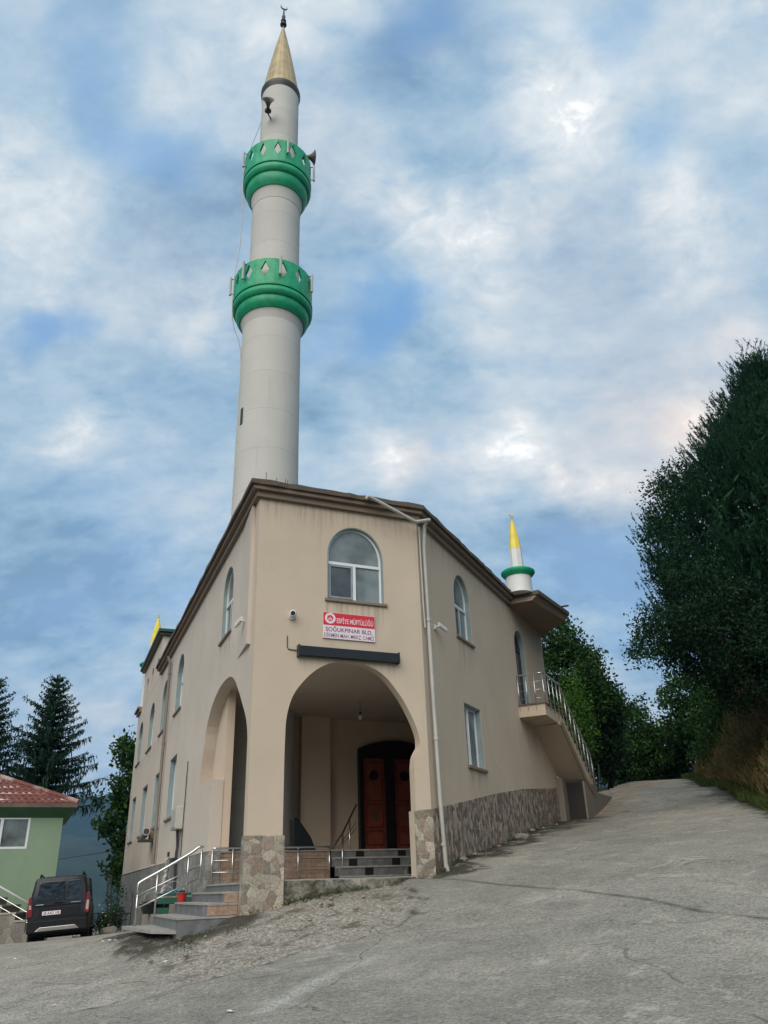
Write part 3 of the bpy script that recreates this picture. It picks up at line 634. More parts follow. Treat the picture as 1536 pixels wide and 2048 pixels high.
# cornice
def cornice(fr, a0, a1, m0=0, m1=0, top=True):
    b = MB(fr)
    def seg(z0, z1, n): 
        b.hexa([fr.pt(a0 - m0 * n, z0, n), fr.pt(a1 + m1 * n, z0, n), fr.pt(a1, z0, -.02), fr.pt(a0, z0, -.02)], [fr.pt(a0 - m0 * n, z1, n), fr.pt(a1 + m1 * n, z1, n), fr.pt(a1, z1, -.02), fr.pt(a0, z1, -.02)])
    seg(CT, CT + .14, .10); seg(CT + .141, CT + .235, .20)
    return b
tR = math.tan((AZF - AZR) / 2)
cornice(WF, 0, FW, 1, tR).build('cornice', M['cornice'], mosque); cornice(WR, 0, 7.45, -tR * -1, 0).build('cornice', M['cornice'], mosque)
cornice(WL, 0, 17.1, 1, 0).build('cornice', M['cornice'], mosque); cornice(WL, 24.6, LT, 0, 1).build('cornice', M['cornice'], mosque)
# roof slab with broken mossy edge
def roofslab():
    out = []
    def line(p, q, n):
        for i in range(n):
            t = i / n; out.append(p + (q - p) * t)
    o = .27
    c0 = WL.pt(0, 0, o) - WL.d * o; c1 = WF.pt(FW + tR * o, 0, o); c2 = WR.pt(7.5, 0, o)
    line(WL.pt(17.1, 0, o), c0, 30); line(c0, c1, 20); line(c1, c2, 34)
    b = MB(); top = []; bot = []
    for i, p in enumerate(out):
        nn = (p - Vector((-2, 26, 0))).normalized(); j = .035 * nz2(i * 1.0, .3, 1.3, 2)
        bot.append(Vector((p.x, p.y, CT + .236)) + nn * j); top.append(Vector((p.x, p.y, CT + .36 + .03 * nz2(i * .9, 3, 1.1, 5))) + nn * (j - .02))
    inner = [WR.pt(7.5, 0, -1.2), WL.pt(17.1, 0, -1.2)]
    bot += [Vector((p.x, p.y, CT + .236)) for p in inner]; top += [Vector((p.x, p.y, CT + .38)) for p in inner]
    b.hexa(bot, top); b.build('roof_edge', M['slabtop'], mosque)
    z = CT + .2
    rp = [WL.pt(LT, 0, -.25), WL.pt(0.3, 0, -.25), WR.pt(.1, 0, -.25), WR.pt(RT, 0, -.25), Dd]
    MB().hexa([Vector((p.x, p.y, z - .2)) for p in rp], [Vector((p.x, p.y, z)) for p in rp]).build('roof', M['slabtop'], mosque)
roofslab()
# low green sheet roof behind the side cornice and the raised hall block with its own cornice
MB(WL).hexa([WL.pt(11.5, 8.46, .1), WL.pt(17.7, 8.46, .1), WL.pt(17.7, 8.46, -6), WL.pt(11.5, 8.46, -6)], [WL.pt(12.4, 8.62, .1), WL.pt(17.7, 8.95, .02), WL.pt(17.7, 10.3, -6), WL.pt(13.5, 9.3, -6)]).build('sheet_roof', M['green_dark'] if 'green_dark' in M else plain('green_sheet', (.012, .06, .05), .4, var=.3), mosque)
MB(WL).slab([(17.8, 8.2), (24.4, 8.2), (24.4, 9.98), (17.8, 9.98)], [win_outline(18.5, 19.2, 8.55, 8.95, 9.25), win_outline(20.4, 21.1, 8.35, 9.0, 9.3), win_outline(22.4, 23.1, 8.35, 9.0, 9.3)], .005, -.3).build('raised_wall', M['wall_side'], mosque)
MB(WL).box(17.8, 18.1, 8.3, 9.98, -.31, -9).build('raised_wall', M['wall_side'], mosque)
MB(WL).box(18.3, 23.4, 8.3, 9.4, -.33, -.30).build('raised_glass', M['glassdark'], mosque)
MB(WL).box(17.62, 24.7, 9.981, 10.08, .16, -9).build('raised_cornice', M['brownmetal'], mosque)
MB(WL).box(17.5, 24.8, 10.081, 10.2, .24, -9.2).build('raised_cornice', plain('green_coping', (.01, .07, .05), .45), mosque)
# windows -------------------------------------------------------------
def arched_window(fr, W_, depth, mull=.5, transom=None, reveal=True, screen=True, wallt=.24):
    a0, a1, z0, zs, zt = W_; o = win_outline(*W_)
    if reveal: MB(fr).slab(win_outline(a0 - .001, a1 + .001, z0 - .001, zs, zt + .001), [inset(*W_, .02)], -.012, -wallt).build('window_reveal', M['teal'], mosque)
    fw = .065; n0, n1 = -depth, -depth - .06
    f = MB(fr); f.slab(inset(*W_, .021), [inset(*W_, fw)], n0, n1)
    tz = transom or zs - .12
    f.box(a0 + fw - .005, a1 - fw + .005, tz - .035, tz + .035, n0 + .008, n1)
    am = a0 + (a1 - a0) * mull; f.box(am - .035, am + .035, z0 + fw - .005, tz - .034, n0 + .005, n1)
    fo = f.build('window', M['pvc'], mosque, bevel=.004)
    MB(fr).slab(inset(*W_, fw - .004), [], n0 - .03, n0 - .04).build('pane', M['glass'], fo)
    if screen:
        MB(fr).slab([(a0 + .075, z0 + .075), (am - .045, z0 + .075), (am - .045, tz - .045), (a0 + .075, tz - .045)], [[(a0 + .115, z0 + .115), (am - .085, z0 + .115), (am - .085, tz - .085), (a0 + .115, tz - .085)]], n0 + .012, n0 - .02).build('sash', plain('sash_grey', (.26, .31, .32), .4), fo)
        MB(fr).box(a0 + .11, am - .08, z0 + .11, tz - .08, n0 - .012, n0 - .018).build('insect_screen', M['net'], fo)
    MB(fr).box(a0 - .06, a1 + .06, z0 - .055, z0 + .012, .055, -.1).build('sill', M['cornice'], fo, bevel=.008)
    return fo
w = arched_window(WF, WINF, .10, .5, 6.76); w['label'] = 'large arched window with white frame above the sign'
w = arched_window(WR, WRU, .12, .52, 6.74, wallt=.3); w['label'] = 'arched upper window on the right hand wall'
w = arched_window(WL, WLF, .10, .48, 6.72, wallt=.3); w['label'] = 'arched upper window nearest the corner on the side wall'
def rect_window(fr, a0, a1, z0, z1, depth=.14, lab=None):
    MB(fr).slab([(a0 - .001, z0 - .001), (a1 + .001, z0 - .001), (a1 + .001, z1 + .001), (a0 - .001, z1 + .001)], [[(a0 + .02, z0 + .02), (a1 - .02, z0 + .02), (a1 - .02, z1 - .02), (a0 + .02, z1 - .02)]], -.012, -.3).build('window_reveal', M['teal'], mosque)
    f = MB(fr); n0, n1 = -depth, -depth - .06; w = .06; i0, i1, j0, j1 = a0 + .021, a1 - .021, z0 + .021, z1 - .021
    f.slab([(i0, j0), (i1, j0), (i1, j1), (i0, j1)], [[(i0 + w, j0 + w), (i1 - w, j0 + w), (i1 - w, j1 - w), (i0 + w, j1 - w)]], n0, n1)
    am = (a0 + a1) / 2 - .03; f.box(am - .05, am + .05, j0 + w - .004, j1 - w + .004, n0 + .006, n1); f.box(am - .006, am + .006, j0 + w, j1 - w, n0 + .014, n0)
    o = f.build('window', M['pvc'], mosque, bevel=.004)
    MB(fr).box(i0 + w - .003, i1 - w + .003, j0 + w - .003, j1 - w + .003, n0 - .03, n0 - .04).build('pane', M['glass'], o)
    MB(fr).box(a0 - .06, a1 + .06, z0 - .06, z0 + .012, .06, -.1).build('sill', M['cornice'], o, bevel=.008)
    if lab: o['label'] = lab
rect_window(WR, 2.5, 3.75, 2.58, 4.11, lab='lower rectangular window above the stone plinth')
for i, (a0, a1) in enumerate(WLU):
    arched_window(WL, (a0, a1, 5.5, 6.72, 7.44), .16, .5, screen=False, wallt=.3); rect_window(WL, a0, a1, 2.14, 4.02, .17)
# upstairs door behind the balcony
d = MB(WR).slab(inset(*DR, .012), [[(DR[0] + .09, DR[2] + .05), (DR[0] + .53, DR[2] + .05), (DR[0] + .53, DR[2] + 1.9), (DR[0] + .09, DR[2] + 1.9)], [(DR[0] + .62, DR[2] + .05), (DR[1] - .09, DR[2] + .05), (DR[1] - .09, DR[2] + 1.9), (DR[0] + .62, DR[2] + 1.9)]], -.16, -.22).build('balcony_door', M['dark'], mosque)
MB(WR).slab(inset(*DR, .02), [], -.19, -.2).build('pane', M['glassdark'], d)
MB(WR).slab(win_outline(DR[0] - .001, DR[1] + .001, DR[2] - .001, DR[3], DR[4] + .001), [inset(*DR, .01)], -.012, -.3).build('door_reveal', M['teal'], mosque)
# porch inside ----------------------------------------------------------
CZ = 4.62
Fx = lambda x6, y6, n: WF.hit(380 + x6 / 3.072, 1300 + y6 / 3.072, n)
s_ = lambda x6, n: Fx(x6, 900, n)[0]
p1a, p1b, p2a, p2b, dra = .35, s_(622, BN + .3), s_(682, BN + .3), s_(863, BN + .3), s_(1030, BN)
MB(WF).box(.35, 11.5, -.5, CZ, BN, BN - .3).build('porch_back_wall', M['inner'], mosque)
MB(WF).box(p1a, p1b, -.5, CZ - .001, BN + .3, BN + .002).build('porch_pier', M['inner'], mosque); MB(WF).box(p2a, p2b, -.5, CZ - .001, BN + .3, BN + .002).build('porch_pier', M['inner'], mosque)
zc = [WL.pt(.2, 0, -.26), WR.pt(.1, 0, -.26), WR.pt(9, 0, -.26), WF.pt(11.4, 0, BN - .1), WL.pt(8.3, 0, -.26)]
MB().hexa([Vector((p.x, p.y, CZ)) for p in zc], [Vector((p.x, p.y, CZ + .2)) for p in zc]).build('porch_ceiling', M['ceil'], mosque)
MB(WL).box(4.12, 8.2, -.5, CZ - .001, -.302, -.5).build('porch_side_wall', M['inner'], mosque)
# lower porch slab and raised floor
zl = [WL.pt(.0, 0, -.03), WR.pt(.0, 0, -.35), WF.pt(5.2, 0, -1.5), WL.pt(1.7, 0, -.03)]
MB().hexa([Vector((p.x, p.y, -1.2)) for p in [WL.pt(.24, 0, -.26), WF.pt(3.9, 0, -.26), WF.pt(7.0, 0, -4.1), WF.pt(.25, 0, -4.1)]], [Vector((p.x, p.y, .15)) for p in [WL.pt(.24, 0, -.26), WF.pt(3.9, 0, -.26), WF.pt(7.0, 0, -4.1), WF.pt(.25, 0, -4.1)]]).build('porch_floor', M['treadtile'], mosque)
MB(WL).box(.24, 4.09, -1.2, .151, -.02, -1.0).build('porch_floor', M['treadtile'], mosque)
PF = -4.1; PE = s_(862, PF); PL = WF.hit(750, 1698, PF)[1]; SN = [(-3.2, 1750), (-3.5, 1731), (-3.8, 1713), (-4.1, 1698)]; SZs = [.15] + [WF.hit(750, y, n)[1] for n, y in SN]
MB(WF).box(.20, PE, -.4, PL - .03, PF, PF - .06).build('platform_front', M['tan'], mosque)
MB(WF).box(.30, PE + .02, PL - .03, PL, PF + .04, BN + .001).build('platform_floor', M['treadtile'], mosque)
def curb():
    m, nt, bs = newmat('mossy_curb'); b = NB(nt); v = b.coord()
    c = b.ramp(b.noise(v, 3.5, 8, .75, .8), [(.36, (.035, .036, .022)), (.46, (.12, .11, .08)), (.56, (.25, .235, .195)), (.68, (.40, .385, .33))]); b.l(c, bs.inputs['Base Color']); bs.inputs['Roughness'].default_value = .9
    b.bump(b.noise(v, 9, 7, .75), .9, .05, bs); n = 60; vs = []; fs = []; zs_ = [-1.0, -.35, -.2, -.08, .0, .08, .13, .15]
    mb = MB(WF)
    for i in range(n + 1):
        a = .712 + (3.556 - .712) * i / n
        for k, z in enumerate(zs_): mb.v.append(WF.pt(a, z - (.02 * abs(nz2(a, z, 3.1, 3)) if k == 7 else 0), -.01 + .045 * nz2(a, z, 4.3, 5) - (.03 if k == 7 else 0)))
        mb.v.append(WF.pt(a, .14, -.239))
    q = len(zs_) + 1
    for i in range(n):
        for k in range(q - 1): mb.f.append((i * q + k, (i + 1) * q + k, (i + 1) * q + k + 1, i * q + k + 1))
    mb.build('threshold', m, mosque)
curb()
MB(WF).box(.715, 3.555, .142, .165, -.05, -.26).build('threshold_edge', M['treadtile'], mosque, bevel=.004)
st = None
for i, (n, z0, z1) in enumerate([(SN[k][0], SZs[k], SZs[k + 1]) for k in range(4)]):
    b = MB(WF); a0 = PE + .021
    b.box(a0, 7.4, z0, z1 - .035, n, BN if i == 3 else n - .35); r = b.build('porch_step', M['steptile'], mosque)
    MB(WF).box(a0 - .0, 7.4, z1 - .035, z1, n + .025, BN if i == 3 else n - .34).build('tread', M['treadtile'], r)
    for k in range(3):
        a = a0 + .35 + k * 1.15 + .3 * (i % 2); MB(WF).box(a, a + .22, z0 + .004, z1 - .039, n + .002, n - .02).build('dark_tile', M['black'], r)
# porch door
DW = (s_(1030, BN), s_(1030, BN) + 2.42)
dz0, dz1 = PL, Fx(1215, 560, BN)[1]
zsp = Fx(1030, 610, BN)[1]
def seg_arch(a0, a1, zs, zt, n=14): return [(a0 + (a1 - a0) * (1 - i / n), zs + (zt - zs) * math.sin(math.pi * i / n) ** .8) for i in range(n + 1)]
do = MB(WF); oo = [(DW[0], dz0), (DW[1], dz0)] + seg_arch(DW[0], DW[1], zsp, dz1)
lz = Fx(1120, 668, BN)[1]
l1 = (s_(1052, BN) + .03, s_(1190, BN)); l2 = (s_(1248, BN), s_(1248, BN) + l1[1] - l1[0])
do.slab(oo, [[(l[0], dz0 + .12), (l[1], dz0 + .12), (l[1], lz), (l[0], lz)] for l in (l1, l2)], BN + .16, BN + .003)
dr = do.build('entrance_door', M['doorframe'], mosque, bevel=.01)
for l in (l1, l2):
    lf = MB(WF).box(l[0] + .004, l[1] - .004, dz0 + .124, lz - .004, BN + .10, BN + .05).build('door_leaf', M['door'], dr)
    m0 = (l[0] + l[1]) / 2; w_ = (l[1] - l[0]) / 2 - .07; H = lz - dz0
    p = MB(WF)
    def fr_(a0, a1, z0, z1): p.slab([(a0, z0), (a1, z0), (a1, z1), (a0, z1)], [[(a0 + .03, z0 + .03), (a1 - .03, z0 + .03), (a1 - .03, z1 - .03), (a0 + .03, z1 - .03)]], BN + .125, BN + .101)
    fr_(m0 - w_, m0 + w_, dz0 + .22, dz0 + .62); fr_(m0 - w_, m0 + w_, dz0 + .70, dz0 + 1.35); fr_(m0 - w_, m0 + w_, dz0 + 1.43, lz - .1)
    p.build('panel_moulding', plain('door_moulding', (.15, .028, .018), .35), lf)
    q = MB(WF); q.slab([(m0 + .15 * math.cos(t), lz - .5 + .15 * math.sin(t)) for t in [i * math.pi / 8 for i in range(16)]], [], BN + .13, BN + .101); q.build('rosette', M['doorframe'], lf)
    MB(WF).box(m0 - .05, m0 + .05, dz0 + .9, dz0 + 1.15, BN + .14, BN + .126).build('knocker', M['brownmetal'], lf)
# plinth cladding (kept a little proud of the walls)
MB(WF).slab([(-.035, -2), (.74, -2), (.74, .94), (-.035, .94)], [], .035, .003).build('stone_cladding', M['stone'], mosque)
MB(WF).box(.712, .742, -1.5, .94, .002, -.25).build('stone_cladding', M['stone'], mosque)
MB(WL).box(.0, .27, -2, .938, .035, .002).build('stone_cladding', M['stone'], mosque)
MB(WF).slab([(3.53, -1), (FW + .01, -1), (FW + .01, 1.43), (3.53, 1.40)], [], .035, .003).build('stone_cladding', M['stone'], mosque)
MB(WF).box(3.528, 3.558, -1, 1.40, .002, -.25).build('stone_cladding', M['wall'], mosque)
MB(WR).slab([(.0, -1), (RT, 0), (RT, 2.80), (10.2, 2.68), (6.95, 2.40), (4.37, 2.07), (.6, 1.51), (.0, 1.43)], [], .03, .003).build('stone_cladding', M['stone_r'], mosque)
MB(WL).box(4.07, 4.099, -1, .86, .002, -.31).build('stone_cladding', M['stone_l'], mosque)
MB(WL).slab([(4.072, -3), (LT + .0, -3), (LT + .0, .78), (10.5, .84), (5.0, .86), (4.072, .86)], [[(19.9, -1.0), (20.5, -1.0), (20.5, .05), (19.9, .05)], [(22.4, -1.0), (23.0, -1.0), (23.0, .1), (22.4, .1)]], .03, .003).build('stone_cladding', M['stone_l'], mosque)
MB(WL).box(19.8, 23.1, -1.1, .2, .002, .0005).build('cellar_opening', M['blackpl'], mosque)
MB(WL).box(4.06, LT, .842, .866, .04, .004).build('plinth_trim', M['pipe'], mosque)
# canopy over the balcony, turret on it
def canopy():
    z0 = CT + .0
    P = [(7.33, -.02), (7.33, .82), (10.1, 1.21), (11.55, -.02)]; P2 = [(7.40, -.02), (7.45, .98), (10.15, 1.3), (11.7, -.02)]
    MB().hexa([WR.pt(a, z0, n) for a, n in P], [WR.pt(a, z0 + .2, n) for a, n in P2]).build('canopy', M['cornice'], mosque)  # dark cornice colour also carries the shade of the canopy's underside
    P3 = [(7.36, -.3), (7.40, 1.05), (10.2, 1.36), (11.8, -.05), (11.8, -.3)]
    MB().hexa([WR.pt(a, z0 + .201, n) for a, n in P3], [WR.pt(a + .02, z0 + .34, n) for a, n in P3]).build('canopy_edge', M['slabtop'], mosque)
canopy()
def crescent(mb, c, r, az, th=.03):
    d = Vector((math.cos(az), math.sin(az), 0)); c = Vector(c); pts = []; rs = []
    for i in range(17):
        t = R(-215 + 250 * i / 16); pts.append(c + d * math.cos(t) * r + Vector((0, 0, 1)) * math.sin(t) * r); rs.append(th * (.25 + math.sin(math.pi * i / 16)))
    mb.tube(pts, rs, 6)
def turret(c, s=1.0, zr=.60, zh=0.62, drum=.43, ring=.60, cone=.225, top=2.55):
    c = Vector(c)
    t = MB().lathe(c, [(drum * 1.02, -.05), (drum, .03), (drum * .99, zh - .1), (drum, zh)], 32).build('turret', M['whitepaint'], mosque, smooth='auto')
    MB().lathe(c, [(drum * 1.04, zh - .10), (ring * .93, zh - .02), (ring, zh + .03), (ring, zh + .09), (ring * .9, zh + .13), (ring * .5, zh + .15)], 36).build('balcony_ring', M['green'], t, smooth='auto')
    h0 = zh + .14; hm = h0 + (top - h0) * .42
    MB().lathe(c, [(cone, h0), (cone * .96, h0 + .3), (cone * .90, hm)], 8).build('shaft', M['whitepaint'], t)
    MB().lathe(c, [(cone * .91, hm + .001), (cone * .62, hm + (top - hm) * .55), (.06, top), (.01, top + .02)], 8).build('spire', M['yellow'], t)
    f = MB(); f.lathe(c, [(.02, top), (.02, top + .10), (.045, top + .13), (.015, top + .17), (.012, top + .2)], 8); crescent(f, c + Vector((0, 0, top + .29)), .085, R(20), .02); f.build('crescent', M['yellow'], t)
    return t
tc_ = zhit(1040, 1186, CT + .34); t = turret(tc_, ring=.55, drum=.415); t['label'] = 'white roof turret with green ring and yellow spire above the balcony'
tl = WL.pt(25.3, CT + .34, -.45)
t = turret((tl.x, tl.y, CT + .34), zh=2.1, drum=.50, ring=.72, cone=.36, top=4.6); t['label'] = 'white roof turret with green ring and yellow spire at the far end of the side wall'
MB().tube([zhit(1085, 1219, 8.62), zhit(1137, 1211, 8.72)], .035, 8).build('spout', M['dark'], mosque)
# stubs of reinforcing bar on the roof corner
for x, y0, y1 in ((531, 972, 944), (549, 972, 960), (552, 975, 955), (570, 975, 958), (574, 975, 960)):
    p = WF.pt(WF.hit(x, y0, -.3)[0], 8.4, -.3); h1 = WF.hit(x, y1, -.3)[1]; MB().tube([p, WF.pt(WF.hit(x, y0, -.3)[0] + .01, h1, -.3)], .009, 5).build('rebar', M['horn'], mosque)
# downpipes
def clip_(mb, p): mb.tube([p + Vector((0, 0, -.03)), p + Vector((0, 0, .03))], .062, 10)
dp = MB(); a = lambda fr, x, y, n: fr.pt(*fr.hit(x, y, n), n)
path = [a(WF, 732, 998, .34), a(WF, 737, 993, .36), a(WF, 748, 998, .36), a(WF, 790, 1021, .36), a(WF, 832, 1044, .33)]
path = spline([tuple(p) for p in path], 4); dp.tube(path, .04, 10)
x0 = WR.pt(.20, 8.03, .12); dp.tube([Vector(path[-1]), WR.pt(.12, 8.12, .3), WR.pt(.16, 8.0, .16), WR.pt(.18, 7.4, .10), WR.pt(.22, 4.0, .10), WR.pt(.28, 1.6, .10), WR.pt(.34, .30, .12)], .047, 12)
for z in (5.6, 2.9, .75): clip_(dp, WR.pt(.20 if z > 4 else .25 if z > 2 else .32, z, .10))
dp.tube([WR.pt(.34, .35, .12), WR.pt(.36, .2, .16), WR.pt(.40, .17, .3)], .05, 10)
dp.build('downpipe', M['pipe'], mosque, smooth='auto')
MB().tube([WR.pt(.05, 7.95, .05), WR.pt(.06, 6, .05), WR.pt(.10, 5.4, .05)], .02, 8).build('downpipe', M['pipe'], mosque, smooth='auto')
dp = MB(); dp.tube([WL.pt(13.6, 7.95, .2), WL.pt(13.6, 7.7, .10), WL.pt(13.6, .9, .10)], .055, 10)
for z in (7.3, 4.8, 2.0): dp.tube([WL.pt(13.6, z - .03, .1), WL.pt(13.6, z + .03, .1)], .07, 10)
dp.build('downpipe', M['brownpipe'] if 'brownpipe' in M else plain('brown_pipe', (.20, .165, .13), .5), mosque, smooth='auto')
# balcony and outside stair on the right wall
BZ = 4.88
on = .83
bal = MB(WR).hexa([WR.pt(7.42, BZ - .38, 0), WR.pt(7.42, BZ - .38, on), WR.pt(8.75, BZ - .42, on), WR.pt(8.95, BZ - .42, 0)], [WR.pt(7.42, BZ - .04, 0), WR.pt(7.42, BZ - .04, on), WR.pt(9.4, BZ - .04, on), WR.pt(9.4, BZ - .04, 0)]).build('balcony', M['wall_right'], mosque)
MB(WR).box(7.38, 9.4, BZ - .039, BZ, 0.001, on + .04).build('balcony_floor', M['brownmetal'], bal)
SE = 12.95; SZ = 3.05
def stair():
    prof_top = []; n = 11; a = 9.4; z = BZ - .02
    da = (SE - 9.4) / n; dzs = (BZ - SZ) / (n + 1)
    top = []
    for i in range(n): z -= dzs; top += [(a, z), (a + da, z)]; a += da
    prof = [(8.95, BZ - .42), (11.75, 2.93), (SE, 2.6), (SE, z)] + list(reversed(top)) + [(9.4, BZ - .041)]
    o = MB(WR).slab(prof, [], on, 0.002).build('stair_flight', M['wall_right'], mosque)
    MB(WR).slab([(9.0, BZ - .46), (11.7, 2.93), (SE, 2.55), (SE, 2.75), (11.85, 3.1), (9.3, BZ - .30)], [], on + .03, on + .002).build('stringer', M['cornice'], o)
    return o
stair()
MB(WR).box(10.95, 13.3, -.5, 3.07, .001, .22).build('stair_base', M['concrete'], mosque)
MB(WR).box(11.45, 13.3, -.5, 2.93, .221, .78).build('stair_base', M['void_dark'] if 'void_dark' in M else stucco('stair_void_dark', (.04, .037, .034)), mosque)  # near-black face: shade of the opening under the stair put into the colour
MB(WR).box(11.4, 13.4, -.5, 2.96, .781, on + .01).build('stair_base', M['concrete'], mosque)
MB(WR).hexa([WR.pt(13.41, 0, .83), WR.pt(15.5, 0, .93), WR.pt(15.5, 0, .73), WR.pt(13.41, 0, .63)], [WR.pt(13.41, 2.75, .83), WR.pt(15.5, 2.75, .93), WR.pt(15.5, 2.75, .73), WR.pt(13.41, 2.75, .63)]).build('garden_wall', M['concrete'])
tag(bpy.data.objects['garden_wall'], 'low pale concrete wall running on from the foot of the outside stair', 'wall')
def railing(name, parent, top, bots, levels, r=.025, rp=.016, rl=.008):
    """top: list of points of the hand rail, bots: foot points of the posts (same length)"""
    o = MB().tube(spline([tuple(p) for p in top], 3) if len(top) > 2 else top, r, 10).build(name, M['steel'], parent, smooth=True)
    for t, b in zip(top, bots):
        if b is not None: MB().tube([Vector(b), Vector(t)], rp, 8).build('post', M['steel'], o, smooth=True)
    for f in levels:
        pts = [Vector(b) + (Vector(t) - Vector(b)) * f for t, b in zip(top, bots) if b is not None]
        MB().tube(pts, rl, 6).build('rail_bar', M['steel'], o, smooth=True)
    return o
H = .90
tp = []; bt = []
for n in (.04, .3, .56, .82): tp.append(WR.pt(7.45, BZ + H, n)); bt.append(WR.pt(7.43, BZ - .20, n + (.0 if n < .8 else .04)))
for s in (7.95, 8.45, 8.95, 9.4): tp.append(WR.pt(s, BZ + H, on + .03)); bt.append(WR.pt(s, BZ - .20, on + .05))
for i in range(1, 8):
    s = 9.4 + i * (SE - 9.4) / 7; z = BZ - i * (BZ - SZ) / 7; tp.append(WR.pt(s, z + H, on + .03)); bt.append(WR.pt(s, z - .22, on + .05))
o = railing('balcony_railing', mosque, tp, bt, (.32, .55, .78))
# rails in the porch
ss = (.22, .7, s_(670, PF + .1), PE - .06)
tp = [WF.pt(q, PL + .06, PF + .1) for q in ss]; bt = [WF.pt(q, .15, PF + .1) for q in ss]
railing('porch_railing', mosque, tp, bt, (.33, .66), .024, .02, .012)
f = lambda x6, y6, n: WF.pt(*Fx(x6, y6, n), n)
hr = MB().tube([f(880, 1212, -4.0), f(940, 1120, -4.4), f(1018, 958, -5.4), f(1024, 950, -5.5)], .022, 8).build('porch_handrail', M['dark'], mosque, smooth=True)
MB().tube([f(936, 1330, -3.55), f(938, 1130, -3.9)], .02, 8).build('post', M['steel'], hr, smooth=True)
MB().tube([f(981, 1240, -4.15), f(981, 1045, -4.3)], .02, 8).build('post', M['steel'], hr, smooth=True)
for k in (.33, .66): MB().tube([f(900, 1212 + 40 * k, -4.1), f(1022, 1020 + 110 * k, -5.4)], .009, 6).build('rail_bar', M['steel'], hr, smooth=True)
# steps up to the side arch
SA0, SA1 = .34, 3.75
steps = [(-.60, -.40, 1.13), (-.40, -.18, .68), (-.18, 0.0, .33), (0.0, .15, .03)]
for i, (z0, z1, n) in enumerate(steps):
    r = MB(WL).box(SA0 if i else .18, SA1, -1.1, z1 - .035, n, -.02 if i == 0 else -.02).build('side_step', M['steptile'], mosque)
    MB(WL).box((SA0 if i else .18) - .015, SA1, z1 - .035, z1, n + .025, .0).build('tread', M['treadtile'], r)
MB(WL).box(SA0 - .02, SA0 - .002, -.39, -.215, .36, -.02).build('step_side_tile', M['tan'], mosque); MB(WL).box(SA0 - .02, SA0 - .002, -.18, -.03, .30, -.02).build('step_side_tile', M['tan'], mosque)
MB(WL).box(SA0 - .02, SA0 - .002, -.39, -.217, .60, .361).build('step_side_tile', M['tan'], mosque)
MB(WL).box(.20, .32, -.39, .12, .0005, -.10).build('step_side_tile', M['tan'], mosque)
MB(WL).slab([(.95, 0), (4.2, 0), (4.2, 1), (.95, 1)], [], 0, 0) if False else None
lp = [(.30, 1.14), (1.0, 1.5), (4.15, 1.75), (4.15, 1.0), (.30, .9)]
MB(WL).hexa([WL.pt(min(a, 3.95), -.66, n) for a, n in lp], [WL.pt(min(a, 3.95), -.60, n) for a, n in lp]).build('landing_slab', M['treadtile'], mosque)
tp = [WF.pt(-1.47, -.58 + .82, -3.4), WF.pt(-1.07, .42, -3.4), WF.pt(-.43, .77, -3.4), WF.pt(-.20, .93, -3.4), WF.pt(-.13, .93, -3.4)]
tp[0] = WF.pt(-1.46, .16, -3.4); 
top = [WF.pt(-1.455, .02, -3.4), WF.pt(-1.455, .18, -3.4), WF.pt(-1.40, .25, -3.4), WF.pt(-1.07, .42, -3.4), WF.pt(-.43, .77, -3.4), WF.pt(-.24, .93 - .03, -3.4), WF.pt(-.17, .92, -3.4), WF.pt(-.12, .90, -3.4)]
o = MB().tube(spline([tuple(p) for p in top], 4), .032, 10).build('stair_handrail', M['steel'], mosque, smooth=True)
for a, z0, z1 in ((-1.455, -.60, .05), (-1.07, -.40, .42), (-.43, .0, .77), (-.15, .12, .91)): MB().tube([WF.pt(a, z0, -3.4), WF.pt(a, z1, -3.4)], .021, 8).build('post', M['steel'], o, smooth=True)
for (z0, z1) in ((-.02, .55), (-.27, .30)): MB().tube([WF.pt(-1.455, z0, -3.4), WF.pt(-.15, z1, -3.4)], .013, 8).build('rail_bar', M['steel'], o, smooth=True)

# ------------------------------------------------------------------ the minaret
MX = dhit(546, 600, 23.0); mc = Vector((MX.x, 23.0, 0))
minaret = thing('minaret', 'tall pale round minaret with two green balconies and tan cone spire', 'minaret', (mc.x, mc.y, -.5))
def zat(x, y): return dhit(x, y, 23.0).z
def rad(y, w): p = dhit(545, y, 23.0); return w / 2 / FPX * (p.y * _c + p.z * _s)
def mz(y): return zat(566 - (y - 40) * .037, y)
prof = [(rad(1040, 133), -.5), (rad(1040, 132), mz(1040)), (rad(900, 124), mz(900)), (rad(690, 115.5), mz(690)), (rad(668, 115), mz(668))]
MB().lathe(mc, prof, 64).build('shaft', M['minaret'], minaret, smooth='auto')
MB().lathe(mc, [(rad(645, 108), mz(640)), (rad(520, 97.5), mz(520)), (rad(430, 94.5), mz(430)), (rad(415, 94), mz(415))], 64).build('shaft', M['minaret'], minaret, smooth='auto')
MB().lathe(mc, [(rad(400, 80), mz(395)), (rad(290, 75), mz(290)), (rad(197, 72), mz(197))], 64).build('shaft', M['minaret'], minaret, smooth='auto')
